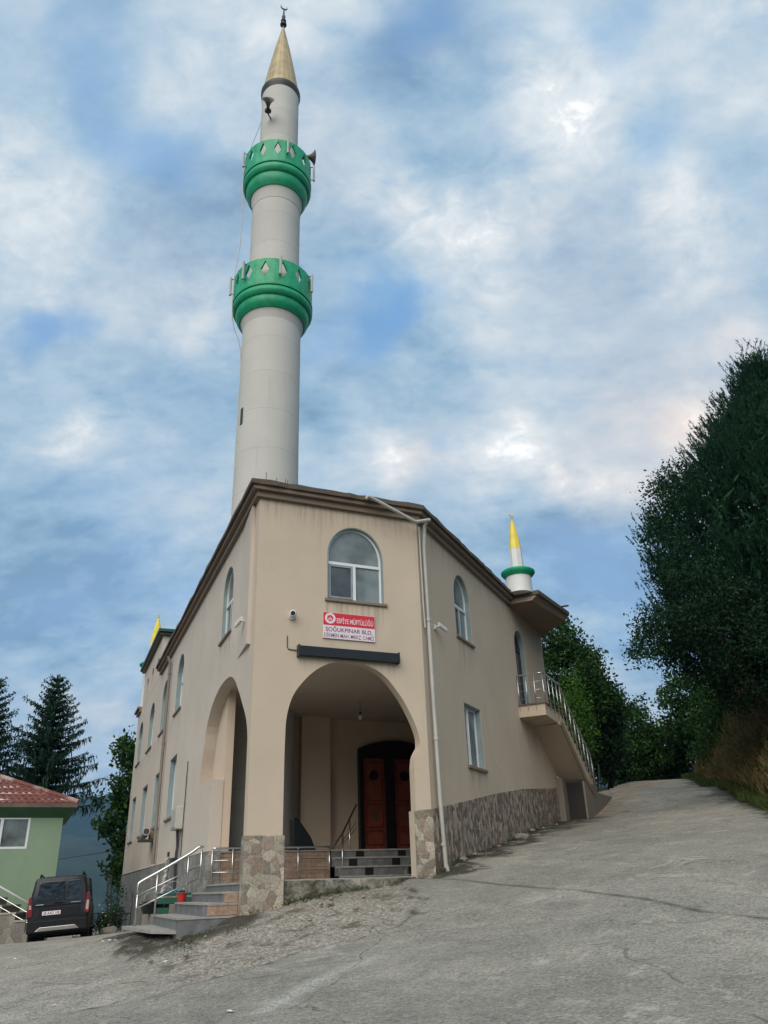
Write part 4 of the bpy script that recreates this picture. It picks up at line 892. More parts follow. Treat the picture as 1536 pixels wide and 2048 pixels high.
def balcony(y, kr, ks, ph):
    """y: picture heights of rim, parapet foot, tier, green foot, collar foot; kr: widths there"""
    z = [mz(v) for v in y]; r = [rad(v, w) for v, w in zip(y, kr)]
    b = MB().lathe(mc, [(r[4] * .985, z[4]), (r[3] * .93, z[3] - .12), (r[3] * .97, z[3])], 64).build('collar', M['minaret'], minaret, smooth='auto')
    def torus(z0, z1, r0, r1, bul):
        return [(r0 + (r1 - r0) * t + bul * math.sin(math.pi * t), z0 + (z1 - z0) * t) for t in [i / 8 for i in range(9)]]
    pr = torus(z[3] + .001, z[2], r[3], r[2] - .02, .05) + torus(z[2] + .02, z[1] - .10, r[2] + .03, r[1] - .06, .07) + [(r[1] - .01, z[1] - .09), (r[1], z[1] - .02), (r[1] * .985, z[1]), (r[1] * .5, z[1])]
    o = MB().lathe(mc, pr, 72).build('balcony', M['green'], minaret, smooth='auto')
    # parapet with lozenge openings, a curved strip
    N = 14; z0, z1 = z[1] + .001, z[0]; H = z1 - z0; vs = []; fs = []; rt = r[0]; rb = r[1] * .985; th = .09
    mb = MB()
    def P(u, v, rr_): 
        w = u + ph; q = rb + (rt - rb) * v - rr_; return mc + Vector((q * math.cos(w), q * math.sin(w), z0 + H * v))
    da = 2 * math.pi / N; dw = .25 * da
    for k in range(N):
        a0 = k * da; a1 = a0 + da; ac = a0 + da / 2
        outer = [(a0, 0), (ac, 0), (a1, 0), (a1, .56), (a1, 1), (ac, 1), (a0, 1), (a0, .56)]
        cen = .56; hh = .33
        dia = [(ac, cen - hh), (ac + dw, cen), (ac, cen + hh), (ac - dw, cen)]
        quads = [(outer[0], outer[1], dia[0], None), (outer[1], outer[2], dia[0], None), (outer[2], outer[3], dia[1], dia[0]), (outer[3], outer[4], dia[2], dia[1]), (outer[4], outer[5], dia[2], None), (outer[5], outer[6], dia[2], None), (outer[6], outer[7], dia[3], dia[2]), (outer[7], outer[0], dia[0], dia[3])]
        for q in quads:
            q = [p for p in q if p]; 
            for rr_ in (0, th): 
                vv = [P(p[0], p[1], rr_) for p in q]; mb.add(vv, [tuple(range(len(q)))])
        for i in range(4):
            p, q = dia[i], dia[(i + 1) % 4]; mb.add([P(*p, 0), P(*q, 0), P(*q, th), P(*p, th)], [(0, 1, 2, 3)])
        mb.add([P(a0, 1, 0), P(ac, 1, 0), P(a1, 1, 0), P(a1, 1, th), P(ac, 1, th), P(a0, 1, th)], [(0, 1, 2, 3, 4, 5)])
    mb.build('parapet', M['green'], o, flip=False)
    for w in ks:
        c, s2 = math.cos(w), math.sin(w); rr_ = r[0] + .13; pz0 = z0 + H * .25; pz1 = z0 + H * 1.0
        t = MB(); base = mc + Vector((rr_ * c, rr_ * s2, 0)); t.tube([base + Vector((0, 0, pz0)), base + Vector((0, 0, pz1))], .045, 8); t.build('light_tube', M['pipe'], o, smooth='auto')
        for zz in (pz0 + .06, pz1 - .06): MB().tube([mc + Vector(((rr_ - .15) * c, (rr_ - .15) * s2, zz)), base + Vector((0, 0, zz))], .018, 6).build('bracket', M['dark'], o)
    return z, r
va = math.atan2(-mc.y, -mc.x)          # direction from the shaft towards the camera
zl_, rl_ = balcony([571, 617, 637, 655, 670], [154, 159, 147, 129, 117], [va + R(d) for d in (8, 62, 118, 172, -44, -82, -130)], va)
zu_, ru_ = balcony([334, 373, 391, 410, 430], [131, 135.5, 123, 106, 97], [va + R(d) for d in (-68, 14, 82, -120, 150)], va + .2)
spz = mz(195)
MB().lathe(mc, [(rad(195, 71), spz - .25), (rad(195, 76), spz - .06), (rad(195, 78), spz), (rad(195, 78), spz + .12), (rad(195, 74), spz + .14)], 64).build('eave_ring', M['ringmetal'], minaret, smooth='auto')
MB().lathe(mc, [(rad(195, 70), spz - .20), (rad(195, 73.5), spz - .10), (rad(195, 73), spz - .04)], 64).build('eave_band', M['spire'], minaret, smooth='auto')
sptop = mz(56)
spi = MB().lathe(mc, [(rad(195, 73), spz + .13), (rad(150, 54) , mz(150)), (rad(100, 29), mz(100)), (.05, sptop)], 24).build('spire', M['spire'], minaret)
for k in range(16):
    w = 2 * math.pi * k / 16; r0 = rad(195, 73) * math.cos(0); MB().tube([mc + Vector((r0 * math.cos(w), r0 * math.sin(w), spz + .14)), mc + Vector((rad(150, 54) * math.cos(w), rad(150, 54) * math.sin(w), mz(150))), mc + Vector((rad(100, 29) * math.cos(w), rad(100, 29) * math.sin(w), mz(100))), mc + Vector((.04 * math.cos(w), .04 * math.sin(w), sptop))], .007, 4).build('seam', M['spire'], spi)
f_ = MB(); f_.lathe(mc, [(.05, sptop - .05), (.05, sptop + .12), (.15, sptop + .2), (.15, sptop + .27), (.05, sptop + .36), (.13, sptop + .5), (.05, sptop + .62), (.09, sptop + .8), (.045, sptop + .95), (.03, sptop + 1.35)], 12); crescent(f_, mc + Vector((0, 0, sptop + 1.52)), .15, R(25), .03)
f_.build('finial', M['dark'], spi, smooth='auto')
p = dhit(485, 853, 22.6); q = MB(); w = math.atan2(-1, -.9)
dirn = Vector((math.cos(va - R(58)), math.sin(va - R(58)), 0)); rr_ = rad(853, 121.5)
side = Vector((-dirn.y, dirn.x, 0)); c0 = mc + dirn * (rr_ - .03) + Vector((0, 0, mz(853)))
MB().hexa([c0 - side * .07 + Vector((0, 0, -.32)), c0 + side * .07 + Vector((0, 0, -.32)), c0 + side * .07 + dirn * .05 + Vector((0, 0, -.32)), c0 - side * .07 + dirn * .05 + Vector((0, 0, -.32))],
          [c0 - side * .07 + Vector((0, 0, .32)), c0 + side * .07 + Vector((0, 0, .32)), c0 + side * .07 + dirn * .05 + Vector((0, 0, .32)), c0 - side * .07 + dirn * .05 + Vector((0, 0, .32))]).build('slit_window', M['dark'], minaret)
# loudspeakers
def horn(label, mouth, back, r=.42):
    mouth = Vector(mouth); back = Vector(back); ax = (mouth - back); Lh = ax.length; q = ax.to_track_quat('Z', 'Y').to_matrix().to_4x4()
    t = thing('loudspeaker', label, 'loudspeaker', tuple(back), group='horn loudspeakers on the minaret')
    prof = [(.10, 0), (.13, .02), (.14, .10), (.10, .16)]; MB().lathe(back, prof, 20, q).build('driver', M['dark'], t, smooth='auto')
    pr = [(.06 + (r - .06) * (i / 10) ** 2.2, .16 + (Lh - .16) * i / 10) for i in range(11)]; pr2 = [(a - .015, b + .004) for a, b in reversed(pr)]
    MB().lathe(back, pr + [(r + .015, Lh - .01), (r + .015, Lh + .01)] + pr2, 28, q).build('horn', M['horn'], t, smooth='auto')
    return t
d0 = mc + Vector((0, 0, mz(262))); cd = Vector((math.cos(va - R(28)), math.sin(va - R(28)), 0))
b0 = d0 + cd * 1.05
h = horn('dark horn loudspeaker facing the road, fixed to the top shaft of the minaret', b0 + Vector((math.cos(va), math.sin(va), 0)) * .5, b0 - Vector((0, 0, .15)), .23)
MB().tube([b0 - Vector((0, 0, .2)) - cd * .35, b0 - Vector((0, 0, .2))], .03, 6).build('bracket', M['dark'], h)
rt = Vector((math.cos(va + R(96)), math.sin(va + R(96)), 0)); 
bz = mz(300); b1 = mc + rt * (rad(300, 92)) + Vector((0, 0, bz - .1)); h = horn('dark horn loudspeaker pointing right over the upper balcony of the minaret', b1 + rt * .55 + Vector((0, 0, .05)), b1, .29)
MB().tube([mc + rt * .9 + Vector((0, 0, bz - .1)), b1], .03, 6).build('bracket', M['dark'], h)
# lightning wire hanging down the left of the minaret
wp = [dhit(523, 200, 22.9), dhit(523, 240, 22.8), dhit(500, 300, 22.6), dhit(487, 350, 22.5), dhit(484.5, 420, 22.5), dhit(480, 490, 22.5), dhit(468, 560, 22.4), dhit(465, 640, 22.5), dhit(481, 700, 22.7), dhit(477, 800, 22.8), dhit(472, 880, 22.8), dhit(465, 1000, 22.8), dhit(461, 1080, 22.8)]
tag(MB().tube(spline([tuple(p) for p in wp], 4), .018, 5).build('lightning_wire', M['pipe']), 'thin lightning wire running down the left side of the minaret', 'wire')

# ------------------------------------------------------------------ things fixed to the mosque
sg = thing('name_sign', 'red and white Turkish name sign with round emblem below the arched window', 'sign', WF.pt(2.1, 4.9, .02))
MB(WF).box(1.51, 2.74, 4.925, 5.515, .012, .035).build('board', M['signwhite'], sg)
MB(WF).box(1.515, 2.735, 5.225, 5.51, .034, .038).build('red_band', M['red'], sg)
ec = (1.675, 5.38)
def circ(c, r, n=28): return [(c[0] + r * math.cos(2 * math.pi * i / n), c[1] + r * math.sin(2 * math.pi * i / n)) for i in range(n)]
MB(WF).slab(circ(ec, .125), [circ(ec, .072)], .037, .041).build('emblem_ring', M['signwhite'], sg)
e = MB(WF)
for q in ((-.03, -.012), (0, .012), (.03, -.012)): e.slab([(ec[0] + q[0] - .016, ec[1] + q[1] - .022), (ec[0] + q[0] + .016, ec[1] + q[1] - .022), (ec[0] + q[0], ec[1] + q[1] + .03)], [], .038, .041)
e.box(ec[0] - .045, ec[0] + .045, ec[1] - .043, ec[1] - .036, .038, .041); e.build('emblem_mark', M['signwhite'], sg)
MB(WF).text('ESPİYE MÜFTÜLÜĞÜ', WF, 1.83, 5.285, .0395, .87, .15, .012).build('lettering', M['signwhite'], sg, flip=False)
MB(WF).text('SOĞUKPINAR BLD.', WF, 1.57, 5.085, .0365, 1.11, .125, .012).build('lettering', M['purple'], sg, flip=False)
MB(WF).text('DİKMEN MAH. MRKZ. CAMİİ', WF, 1.535, 4.955, .0365, 1.18, .115, .006).build('lettering', M['purple'], sg, flip=False)
bx = thing('light_box', 'long black box lamp housing fixed just above the front arch', 'lamp', WF.pt(2.1, 4.5, .02))
MB(WF).box(.96, 3.25, 4.475, 4.685, .004, .14).build('housing', M['black'], bx, bevel=.008)
for a_ in (.925, 3.25): MB(WF).box(a_, a_ + .035, 4.455, 4.705, .004, .155).build('end_cap', M['black'], bx, bevel=.006)
tag(MB().tube([WF.pt(.71, 4.90, .012), WF.pt(.715, 4.66, .012), WF.pt(.74, 4.61, .012), WF.pt(.93, 4.60, .02)], .010, 6).build('lamp_cable', M['dark']), 'thin bent cable leading from the wall into the long black box', 'cable')
def bullet_cam(label, fr, s, z, ds):
    t = thing('security_camera', label, 'security camera', tuple(fr.pt(s, z, .02)), group='white security cameras on the walls')
    MB(fr).box(s - .05, s + .05, z - .06, z + .06, .006, .05).build('mount', M['whitepaint'], t, bevel=.01)
    c0 = fr.pt(s, z, .05); c1 = fr.pt(s + ds * .03, z + .01, .12); MB().tube([c0, c1], .022, 8).build('arm', M['whitepaint'], t, smooth='auto')
    b0 = fr.pt(s - ds * .03, z + .03, .13); b1 = fr.pt(s + ds * .26, z - .05, .20); MB().tube([b0, b1], .042, 14).build('camera_body', M['whitepaint'], t, smooth='auto')
    MB().tube([b1, b1 + (b1 - b0).normalized() * .012], .034, 14).build('lens', M['dark'], t)
    MB().tube([b0 + Vector((0, 0, .045)), b1 + Vector((0, 0, .045))], [.03, .036], 8).build('sun_hood', M['whitepaint'], t)
bullet_cam('white security camera on the side wall left of the front corner', WL, .80, 5.40, 1)
bullet_cam('white security camera on the right hand wall beside the downpipe', WR, .80, 5.60, 1)
t = thing('security_camera', 'round white security camera with black lens on the front wall left of the sign', 'security camera', tuple(WF.pt(.80, 5.36, .02)), group='white security cameras on the walls')
cb = WF.pt(.80, 5.34, .04); MB().tube([WF.pt(.80, 5.34, .004), WF.pt(.80, 5.34, .05)], .075, 18).build('mount', M['whitepaint'], t, smooth='auto')
lk = Vector((.1, -.9, -.15)).normalized(); c1 = WF.pt(.80, 5.38, .10); q = lk.to_track_quat('Z', 'Y').to_matrix().to_4x4()
MB().lathe(c1, [(.02, -.07), (.06, -.05), (.08, 0), (.075, .05), (.06, .065)], 20, q).build('camera_body', M['whitepaint'], t, smooth='auto')
MB().lathe(c1, [(.05, .066), (.045, .075)], 16, q).build('lens', M['blackpl'], t)
# bulb in the porch
bt_ = WF.pt(*WF.hit(720, 1403, -4.4), -4.4); bt_.z = CZ
t = thing('pendant_bulb', 'bare light bulb hanging from the porch ceiling', 'light bulb', tuple(bt_))
MB().tube([bt_, bt_ - Vector((0, 0, .30))], .006, 5).build('cord', M['dark'], t); MB().tube([bt_ - Vector((0, 0, .30)), bt_ - Vector((0, 0, .38))], .03, 10).build('socket', M['dark'], t)
MB().lathe(bt_ - Vector((0, 0, .52)), [(.005, 0), (.045, .02), (.065, .06), (.05, .11), (.028, .14)], 16).build('bulb', M['signwhite'], t, smooth='auto')
# black covered bundle leaning in the porch
fxx = lambda x6, y6, n: WF.pt(*Fx(x6, y6, n), n)
pa = [Fx(632, 1212, -4.7), Fx(630, 1040, -4.7), Fx(645, 1028, -4.7), Fx(668, 1040, -4.7), Fx(705, 1090, -4.7), Fx(745, 1150, -4.7), Fx(772, 1212, -4.7)]
pa[0] = (pa[0][0], PL); pa[-1] = (pa[-1][0] + .03, PL)
tag(MB(WF).slab(pa, [], -4.7, -5.0).build('black_tarpaulin', M['blackpl'], smooth=False, bevel=.03), 'black plastic bundle leaning on the porch platform behind the railing', 'tarpaulin')
# green broom beside the porch steps
g0 = fxx(1325, 1390, -2.6); g0.z = .151; g1 = fxx(1352, 1255, -2.6)
t = thing('broom', 'dark green broom leaning beside the porch steps', 'broom', tuple(g0))
MB().tube([g0 + Vector((0, 0, .12)), g1], .013, 6).build('handle', M['green_handle'] if 'green_handle' in M else plain('dark_green_plastic', (.01, .10, .07), .4), t)
MB().hexa([g0 + Vector(v) for v in ((-.03, -.14, 0), (.03, -.14, 0), (.03, .14, 0), (-.03, .14, 0))], [g0 + Vector(v) for v in ((-.02, -.08, .18), (.02, -.08, .18), (.02, .08, .18), (-.02, .08, .18))]).build('bristles', MATS['dark_green_plastic'], t)
# electric meter box with cables
t = thing('meter_box', 'grey electric meter box with dark cables on the side wall', 'meter box', tuple(WL.pt(8.6, 1.65, .02)))
MB(WL).box(8.15, 9.05, 1.62, 2.22, .004, .22).build('box', M['pipe'], t, bevel=.02); MB(WL).box(8.2, 9.0, 1.67, 2.17, .221, .235).build('lid', M['pipe'], t, bevel=.01)
cb = MB()
for s0 in (8.35, 8.5, 8.62): cb.tube(spline([tuple(WL.pt(s0, 1.62, .10)), tuple(WL.pt(s0 + .03, 1.2, .06)), tuple(WL.pt(s0, .9, .08)), tuple(WL.pt(s0 - .02, -.5, .05))], 4), .022, 6)
cb.build('cable', M['dark'], t); MB().tube([WL.pt(7.9, 3.4, .03), WL.pt(7.95, 2.2, .03), WL.pt(8.0, .9, .03)], .014, 5).build('cable', M['dark'], t)
MB(WL).box(8.55, 9.1, .80, .90, .035, .16).build('cable_tray', M['dark'], t)
# wrapped flue pipe standing against the plinth
t = thing('gas_pipe', 'vertical pipe wrapped in white and grey foil beside the side stair', 'pipe', tuple(WL.pt(9.3, -.8, .25)))
m, nt, bs = newmat('foil_wrap'); b = NB(nt); v = b.coord(); b.l(b.ramp(b.noise(v, 9, 5, .8, 2), [(.40, (.07, .06, .05)), (.5, (.35, .33, .30)), (.6, (.8, .8, .78))]), bs.inputs['Base Color']); bs.inputs['Roughness'].default_value = .35
pp = [WL.pt(9.2, .95, .2), WL.pt(9.25, .6, .22), WL.pt(9.3, .2, .24), WL.pt(9.35, -.2, .26), WL.pt(9.4, -.8, .28)]
MB().tube(spline([tuple(p) for p in pp], 4), [.07 + .012 * math.sin(i * 2.1) for i in range(17)], 12).build('wrapping', m, t, smooth=True); MB().tube([WL.pt(9.2, .95, .2), WL.pt(9.2, 1.08, .2)], .035, 8).build('pipe_end', M['dark'], t)
# flue sticking out under a lower window
t = thing('wall_vent', 'grey metal vent pipe sticking out under a lower side window', 'vent', tuple(WL.pt(15.2, 1.9, .05)))
MB(WL).box(14.9, 15.5, 1.75, 2.05, .004, .12).build('plate', M['cornice'], t, bevel=.02)
q0 = WL.pt(14.6, 1.98, .30); q1 = WL.pt(15.6, 1.88, .30); MB().tube([q0, q1], .13, 14).build('duct', M['pipe'], t, smooth='auto'); MB().tube([q0 + (q0 - q1).normalized() * .01, q0], .10, 14).build('opening', M['dark'], t)
MB(WL).box(14.5, 15.3, 1.66, 1.72, .0041, .5).build('bracket', M['dark'], t)
# odds and ends stacked beside the steps
def crate(label, c, w, d_, h, m, name='crate', cat='crate', grp=None):
    t = thing(name, label, cat, tuple(c), -AZL); b = MB(); b.xbox(-w / 2, w / 2, -d_ / 2, d_ / 2, 0, .02)
    for z0 in (0.0, h * .5, h - .05):
        b.xbox(-w / 2, w / 2, -d_ / 2 - .01, -d_ / 2 + .01, z0, z0 + h * .3 if z0 < h * .8 else h); b.xbox(-w / 2, w / 2, d_ / 2 - .01, d_ / 2 + .01, z0, z0 + h * .3 if z0 < h * .8 else h)
        b.xbox(-w / 2 - .01, -w / 2 + .01, -d_ / 2, d_ / 2, z0, z0 + h * .3 if z0 < h * .8 else h); b.xbox(w / 2 - .01, w / 2 + .01, -d_ / 2, d_ / 2, z0, z0 + h * .3 if z0 < h * .8 else h)
    b.build('side_slats', m, t, local=True); r = MB(); r.tube([(-w / 2, -d_ / 2, h), (w / 2, -d_ / 2, h), (w / 2, d_ / 2, h), (-w / 2, d_ / 2, h)], .018, 6, closed=True); r.build('rim', m, t, local=True); return t
plain('crate_green', (.02, .10, .07), .45); plain('bucket_red', (.50, .03, .02), .4); plain('basin_blue', (.03, .22, .38), .4); plain('box_card', (.34, .22, .12), .8)
def gz(fr, s, n, x=0): p = fr.pt(s, 0, n); return Vector((p.x, p.y, hz(p.x, p.y) + x))
MB(WL).box(4.0, 7.2, -1.3, -.42, 0.04, 1.0).build('side_ledge', M['concrete'], mosque)
crate('green plastic crate behind the side stair railing', WL.pt(4.9, -.42, .55), .7, .5, .42, MATS['crate_green'])
def bucket(label, c, r0, r1, h, m, cat='bucket', name='bucket'):
    t = thing(name, label, cat, tuple(c)); MB().lathe((0, 0, 0), [(r0, 0), (r1, h), (r1 + .015, h), (r1 + .015, h + .015), (r1 - .01, h + .015), (r0 - .01, .02)], 22).build('tub', m, t, local=True, smooth='auto')
    MB().tube([(r1 * math.cos(a), 0, h + .0 + r1 * .9 * math.sin(a)) for a in [math.pi * i / 10 for i in range(11)]], .006, 5).build('handle', M['steel'], t, local=True); return t
bucket('red bucket standing at the top of the side stair', WL.pt(3.98, -.22, .52), .09, .11, .21, MATS['bucket_red'])
MB(WL).box(3.76, 4.6, -.8, -.22, .04, .70).build('side_ledge', M['concrete'], mosque)
bucket('black tub on the ground behind the stair railing', WL.pt(6.2, -.42, .7), .30, .42, .24, M['blackpl'], 'tub', 'tub')
bucket('second black tub nearer the green crate', WL.pt(5.6, -.42, .95), .22, .3, .2, M['blackpl'], 'tub', 'tub')
bucket('small blue basin on the ledge by the wall', WL.pt(6.9, -.05, .30), .2, .26, .10, MATS['basin_blue'], 'basin', 'basin')
t = thing('cardboard_box', 'brown cardboard box under the blue basin', 'box', tuple(WL.pt(6.9, -.42, .3)), -AZL); MB().xbox(-.22, .22, -.2, .2, 0, .35).build('carton', MATS['box_card'], t, local=True); MB().xbox(-.03, .03, -.202, .202, .005, .352).build('tape', M['pipe'], t, local=True)

# ------------------------------------------------------------------ green house
hd = 30.0
hA = dhit(130, 1610, hd); hAx = dhit(118, 1700, hd).x         # right end of the eave and of the wall
Fh = Fr((hAx, hd, 0), R(-90 + 4), -1)                          # its front wall runs to the left
Fh.d = -WF.d; Fh.n = WF.n.copy()
house = thing('green_house', 'low green plastered house with red tiled roof beside the parked van', 'house', tuple(Fh.pt(3, -1.3, -3)))
M['greenwall'] = stucco('green_plaster', (.23, .32, .22), stain=.5, streak=.3, dirt=(.06, .12, .07))
Ez = 3.02; HL = 8.0; HD = 7.0
w0 = Fh.hit(0, 1640)[0]
wx0, wx1, wz0, wz1 = Fh.hit(62, 1640)[0], Fh.hit(62, 1640)[0] + 1.95, 1.56, 2.60
MB(Fh).slab([(0, -3), (HL, -3), (HL, Ez), (0, Ez)], [[(wx0, wz0), (wx1, wz0), (wx1, wz1), (wx0, wz1)]], 0, -.25).build('front_wall', M['greenwall'], house)
MB(Fh).box(0, .25, -3, Ez, -.251, -HD).build('side_wall', M['greenwall'], house); MB(Fh).box(.251, HL, -3, Ez, -HD + .25, -HD).build('rear_wall', M['greenwall'], house); MB(Fh).box(HL - .25, HL, -3, Ez, -.251, -HD + .251).build('side_wall', M['greenwall'], house)
wf = MB(Fh); a0, a1 = wx0 + .005, wx1 - .005; w_ = .075
wf.slab([(a0, wz0 + .005), (a1, wz0 + .005), (a1, wz1 - .005), (a0, wz1 - .005)], [[(a0 + w_, wz0 + w_), (a0 + .86, wz0 + w_), (a0 + .86, wz1 - w_), (a0 + w_, wz1 - w_)], [(a0 + .96, wz0 + w_), (a1 - w_, wz0 + w_), (a1 - w_, wz1 - w_), (a0 + .96, wz1 - w_)]], -.0, -.09)
wo = wf.build('window', M['pvc'], house, bevel=.006); MB(Fh).box(a0 + .05, a1 - .05, wz0 + .05, wz1 - .05, -.05, -.06).build('pane', M['glass'], wo)
def rooftiles():
    m, nt, bs = newmat('roof_tiles'); b = NB(nt); v = b.n('ShaderNodeUVMap').outputs[0]; o = b.coord()
    n = b.noise(o, 2.0, 6, .7); c = b.ramp(n, [(.3, (.09, .024, .017)), (.6, (.165, .046, .032)), (.8, (.23, .075, .055))])
    vo = b.n('ShaderNodeTexVoronoi'); vo.inputs['Scale'].default_value = 1; mp = b.n('ShaderNodeMapping'); b.l(v, mp.inputs[0]); mp.inputs[3].default_value = (4.5, 3.2, 1); b.l(mp.outputs[0], vo.inputs['Vector']); vo.inputs['Randomness'].default_value = .1
    pale_spots = b.m('MULTIPLY', b.m('SUBTRACT', 1.0, b.mask(vo.outputs['Distance'], .16, .30)), b.mask(b.noise(o, 1.1, 4, .6), .42, .56))  # rows of pale spots, in patches over the tiles
    c = b.mix(b.m('MULTIPLY', pale_spots, .85), c, (.72, .66, .60)); b.l(c, bs.inputs['Base Color']); bs.inputs['Roughness'].default_value = .7; return m
M['tiles'] = rooftiles()
ov = .42
def P_(a, z, n): return Fh.pt(a, z, n)
pitch = .42; half = HD / 2 + ov
def roof_face(c0, c1, r0, r1, name):
    """tiled slope as courses: each course a thin step, with rounded pan tiles"""
    rows = 12; vs = []; fs = []; L0 = (c1 - c0).length; cols = int(L0 / .23)
    mb = MB(Fh)
    sub = cols * 4
    for r in range(rows):
        t0, t1 = r / rows, (r + 1) / rows + .01
        e0a = c0.lerp(r0, t0); e0b = c1.lerp(r1, t0); e1a = c0.lerp(r0, t1); e1b = c1.lerp(r1, t1)
        o = len(mb.v)
        k = max(4, int((e0b - e0a).length / .058))
        for i in range(k + 1):
            u = i / k; h = .03 * math.sin(u * (e0b - e0a).length / .23 * 2 * math.pi)
            mb.v.append(e0a.lerp(e0b, u) + Vector((0, 0, .055 + h))); mb.v.append(e1a.lerp(e1b, u) + Vector((0, 0, .012 + h * .8)))
            mb.v.append(e0a.lerp(e0b, u) + Vector((0, 0, .0 + h * .3)))
        for i in range(k): a = o + 3 * i; mb.f += [(a, a + 3, a + 4, a + 1), (a + 2, a + 5, a + 3, a)]
    return mb
E0 = P_(-ov, Ez, ov); E1 = P_(HL + ov, Ez, ov); E2 = P_(HL + ov, Ez, -HD - ov); E3 = P_(-ov, Ez, -HD - ov)
Rz = Ez + half * pitch; R0 = P_(-ov + half, Rz, -HD / 2); R1 = P_(HL + ov - half, Rz, -HD / 2)
base = MB().hexa([p + Vector((0, 0, -.13)) for p in (E0, E1, E2, E3)], [E0, E1, E2, E3]).build('eaves', M['brownmetal'], house)
ro = roof_face(E0, E1, R0, R1, 'f').build('roof', M['tiles'], house, flip=False)
roof_face(E3, E0, R0, R0 + Vector((0, .001, 0)), 's').build('roof', M['tiles'], house, flip=False); roof_face(E1, E2, R1, R1 + Vector((0, .001, 0)), 's').build('roof', M['tiles'], house, flip=False); roof_face(E2, E3, R1, R0, 'b').build('roof', M['tiles'], house, flip=False)
rc = MB()
for a_, b_ in ((E0, R0), (E3, R0), (E1, R1), (E2, R1), (R0, R1)): rc.tube([a_ + Vector((0, 0, .05)), b_ + Vector((0, 0, .05))], .09, 8)
rc.build('ridge_tiles', M['tiles'], ro)
# soffit slopes back to the wall
MB(Fh).hexa([P_(0, Ez - .45, .003), P_(HL, Ez - .45, .003), P_(HL, Ez - .45, -.0), P_(0, Ez - .45, 0)], [P_(-ov, Ez - .131, ov), P_(HL + ov, Ez - .131, ov), P_(HL, Ez - .131, 0), P_(0, Ez - .131, 0)]).build('soffit', plain('dark_green_soffit', (.05, .12, .06), .8), house)
MB(Fh).hexa([P_(-.003, Ez - .45, 0), P_(-.003, Ez - .45, -HD), P_(0, Ez - .45, -HD), P_(0, Ez - .45, 0)], [P_(-ov, Ez - .131, ov - .01), P_(-ov, Ez - .131, -HD), P_(0, Ez - .131, -HD), P_(0, Ez - .131, 0)]).build('soffit', MATS['dark_green_soffit'], house)
# its outside steps, stone wall and rail (left of the van)
gw = thing('garden_steps', 'stone faced outside steps with white rail left of the van', 'steps', (-11.6, 26, -1.2))
sw = MB(); d1 = dhit(60, 1812, 26); d2 = dhit(0, 1768, 26)
M['rubble'] = tilestone('rubble_stone', [(.20, .18, .15), (.13, .12, .10), (.24, .21, .17), (.17, .15, .13)], 5, 5, 3.0)
def gstep(i): return -10.9 - i * .45, -.62 + i * .21
for i in range(8):
    x, z = gstep(i); b = MB(Fr((0, 0, 0), R(90), 1)); b.xbox(x - .45, x, 26.0, 27.3, -2.0, z); r = b.build('step', M['rubble'], gw); MB().xbox(x - .46, x + .02, 25.97, 27.3, z, z + .045).build('tread', M['treadtile'], r)
rp = [Vector((-10.95 , 25.98, -.15)), Vector((-11.96 - 2.0, 25.98, 1.35))]
rr = MB().tube(rp, .028, 8).build('handrail', M['whitepaint'], gw, smooth=True)
for i in range(4): x = -11.0 - i * .95; z = -.12 + i * .95 * .5; MB().tube([(x, 25.98, z - .75), (x, 25.98, z)], .018, 6).build('post', M['steel'], rr)
for k in (.25, .5): MB().tube([p - Vector((0, 0, k)) for p in rp], .010, 6).build('rail_bar', M['steel'], rr)

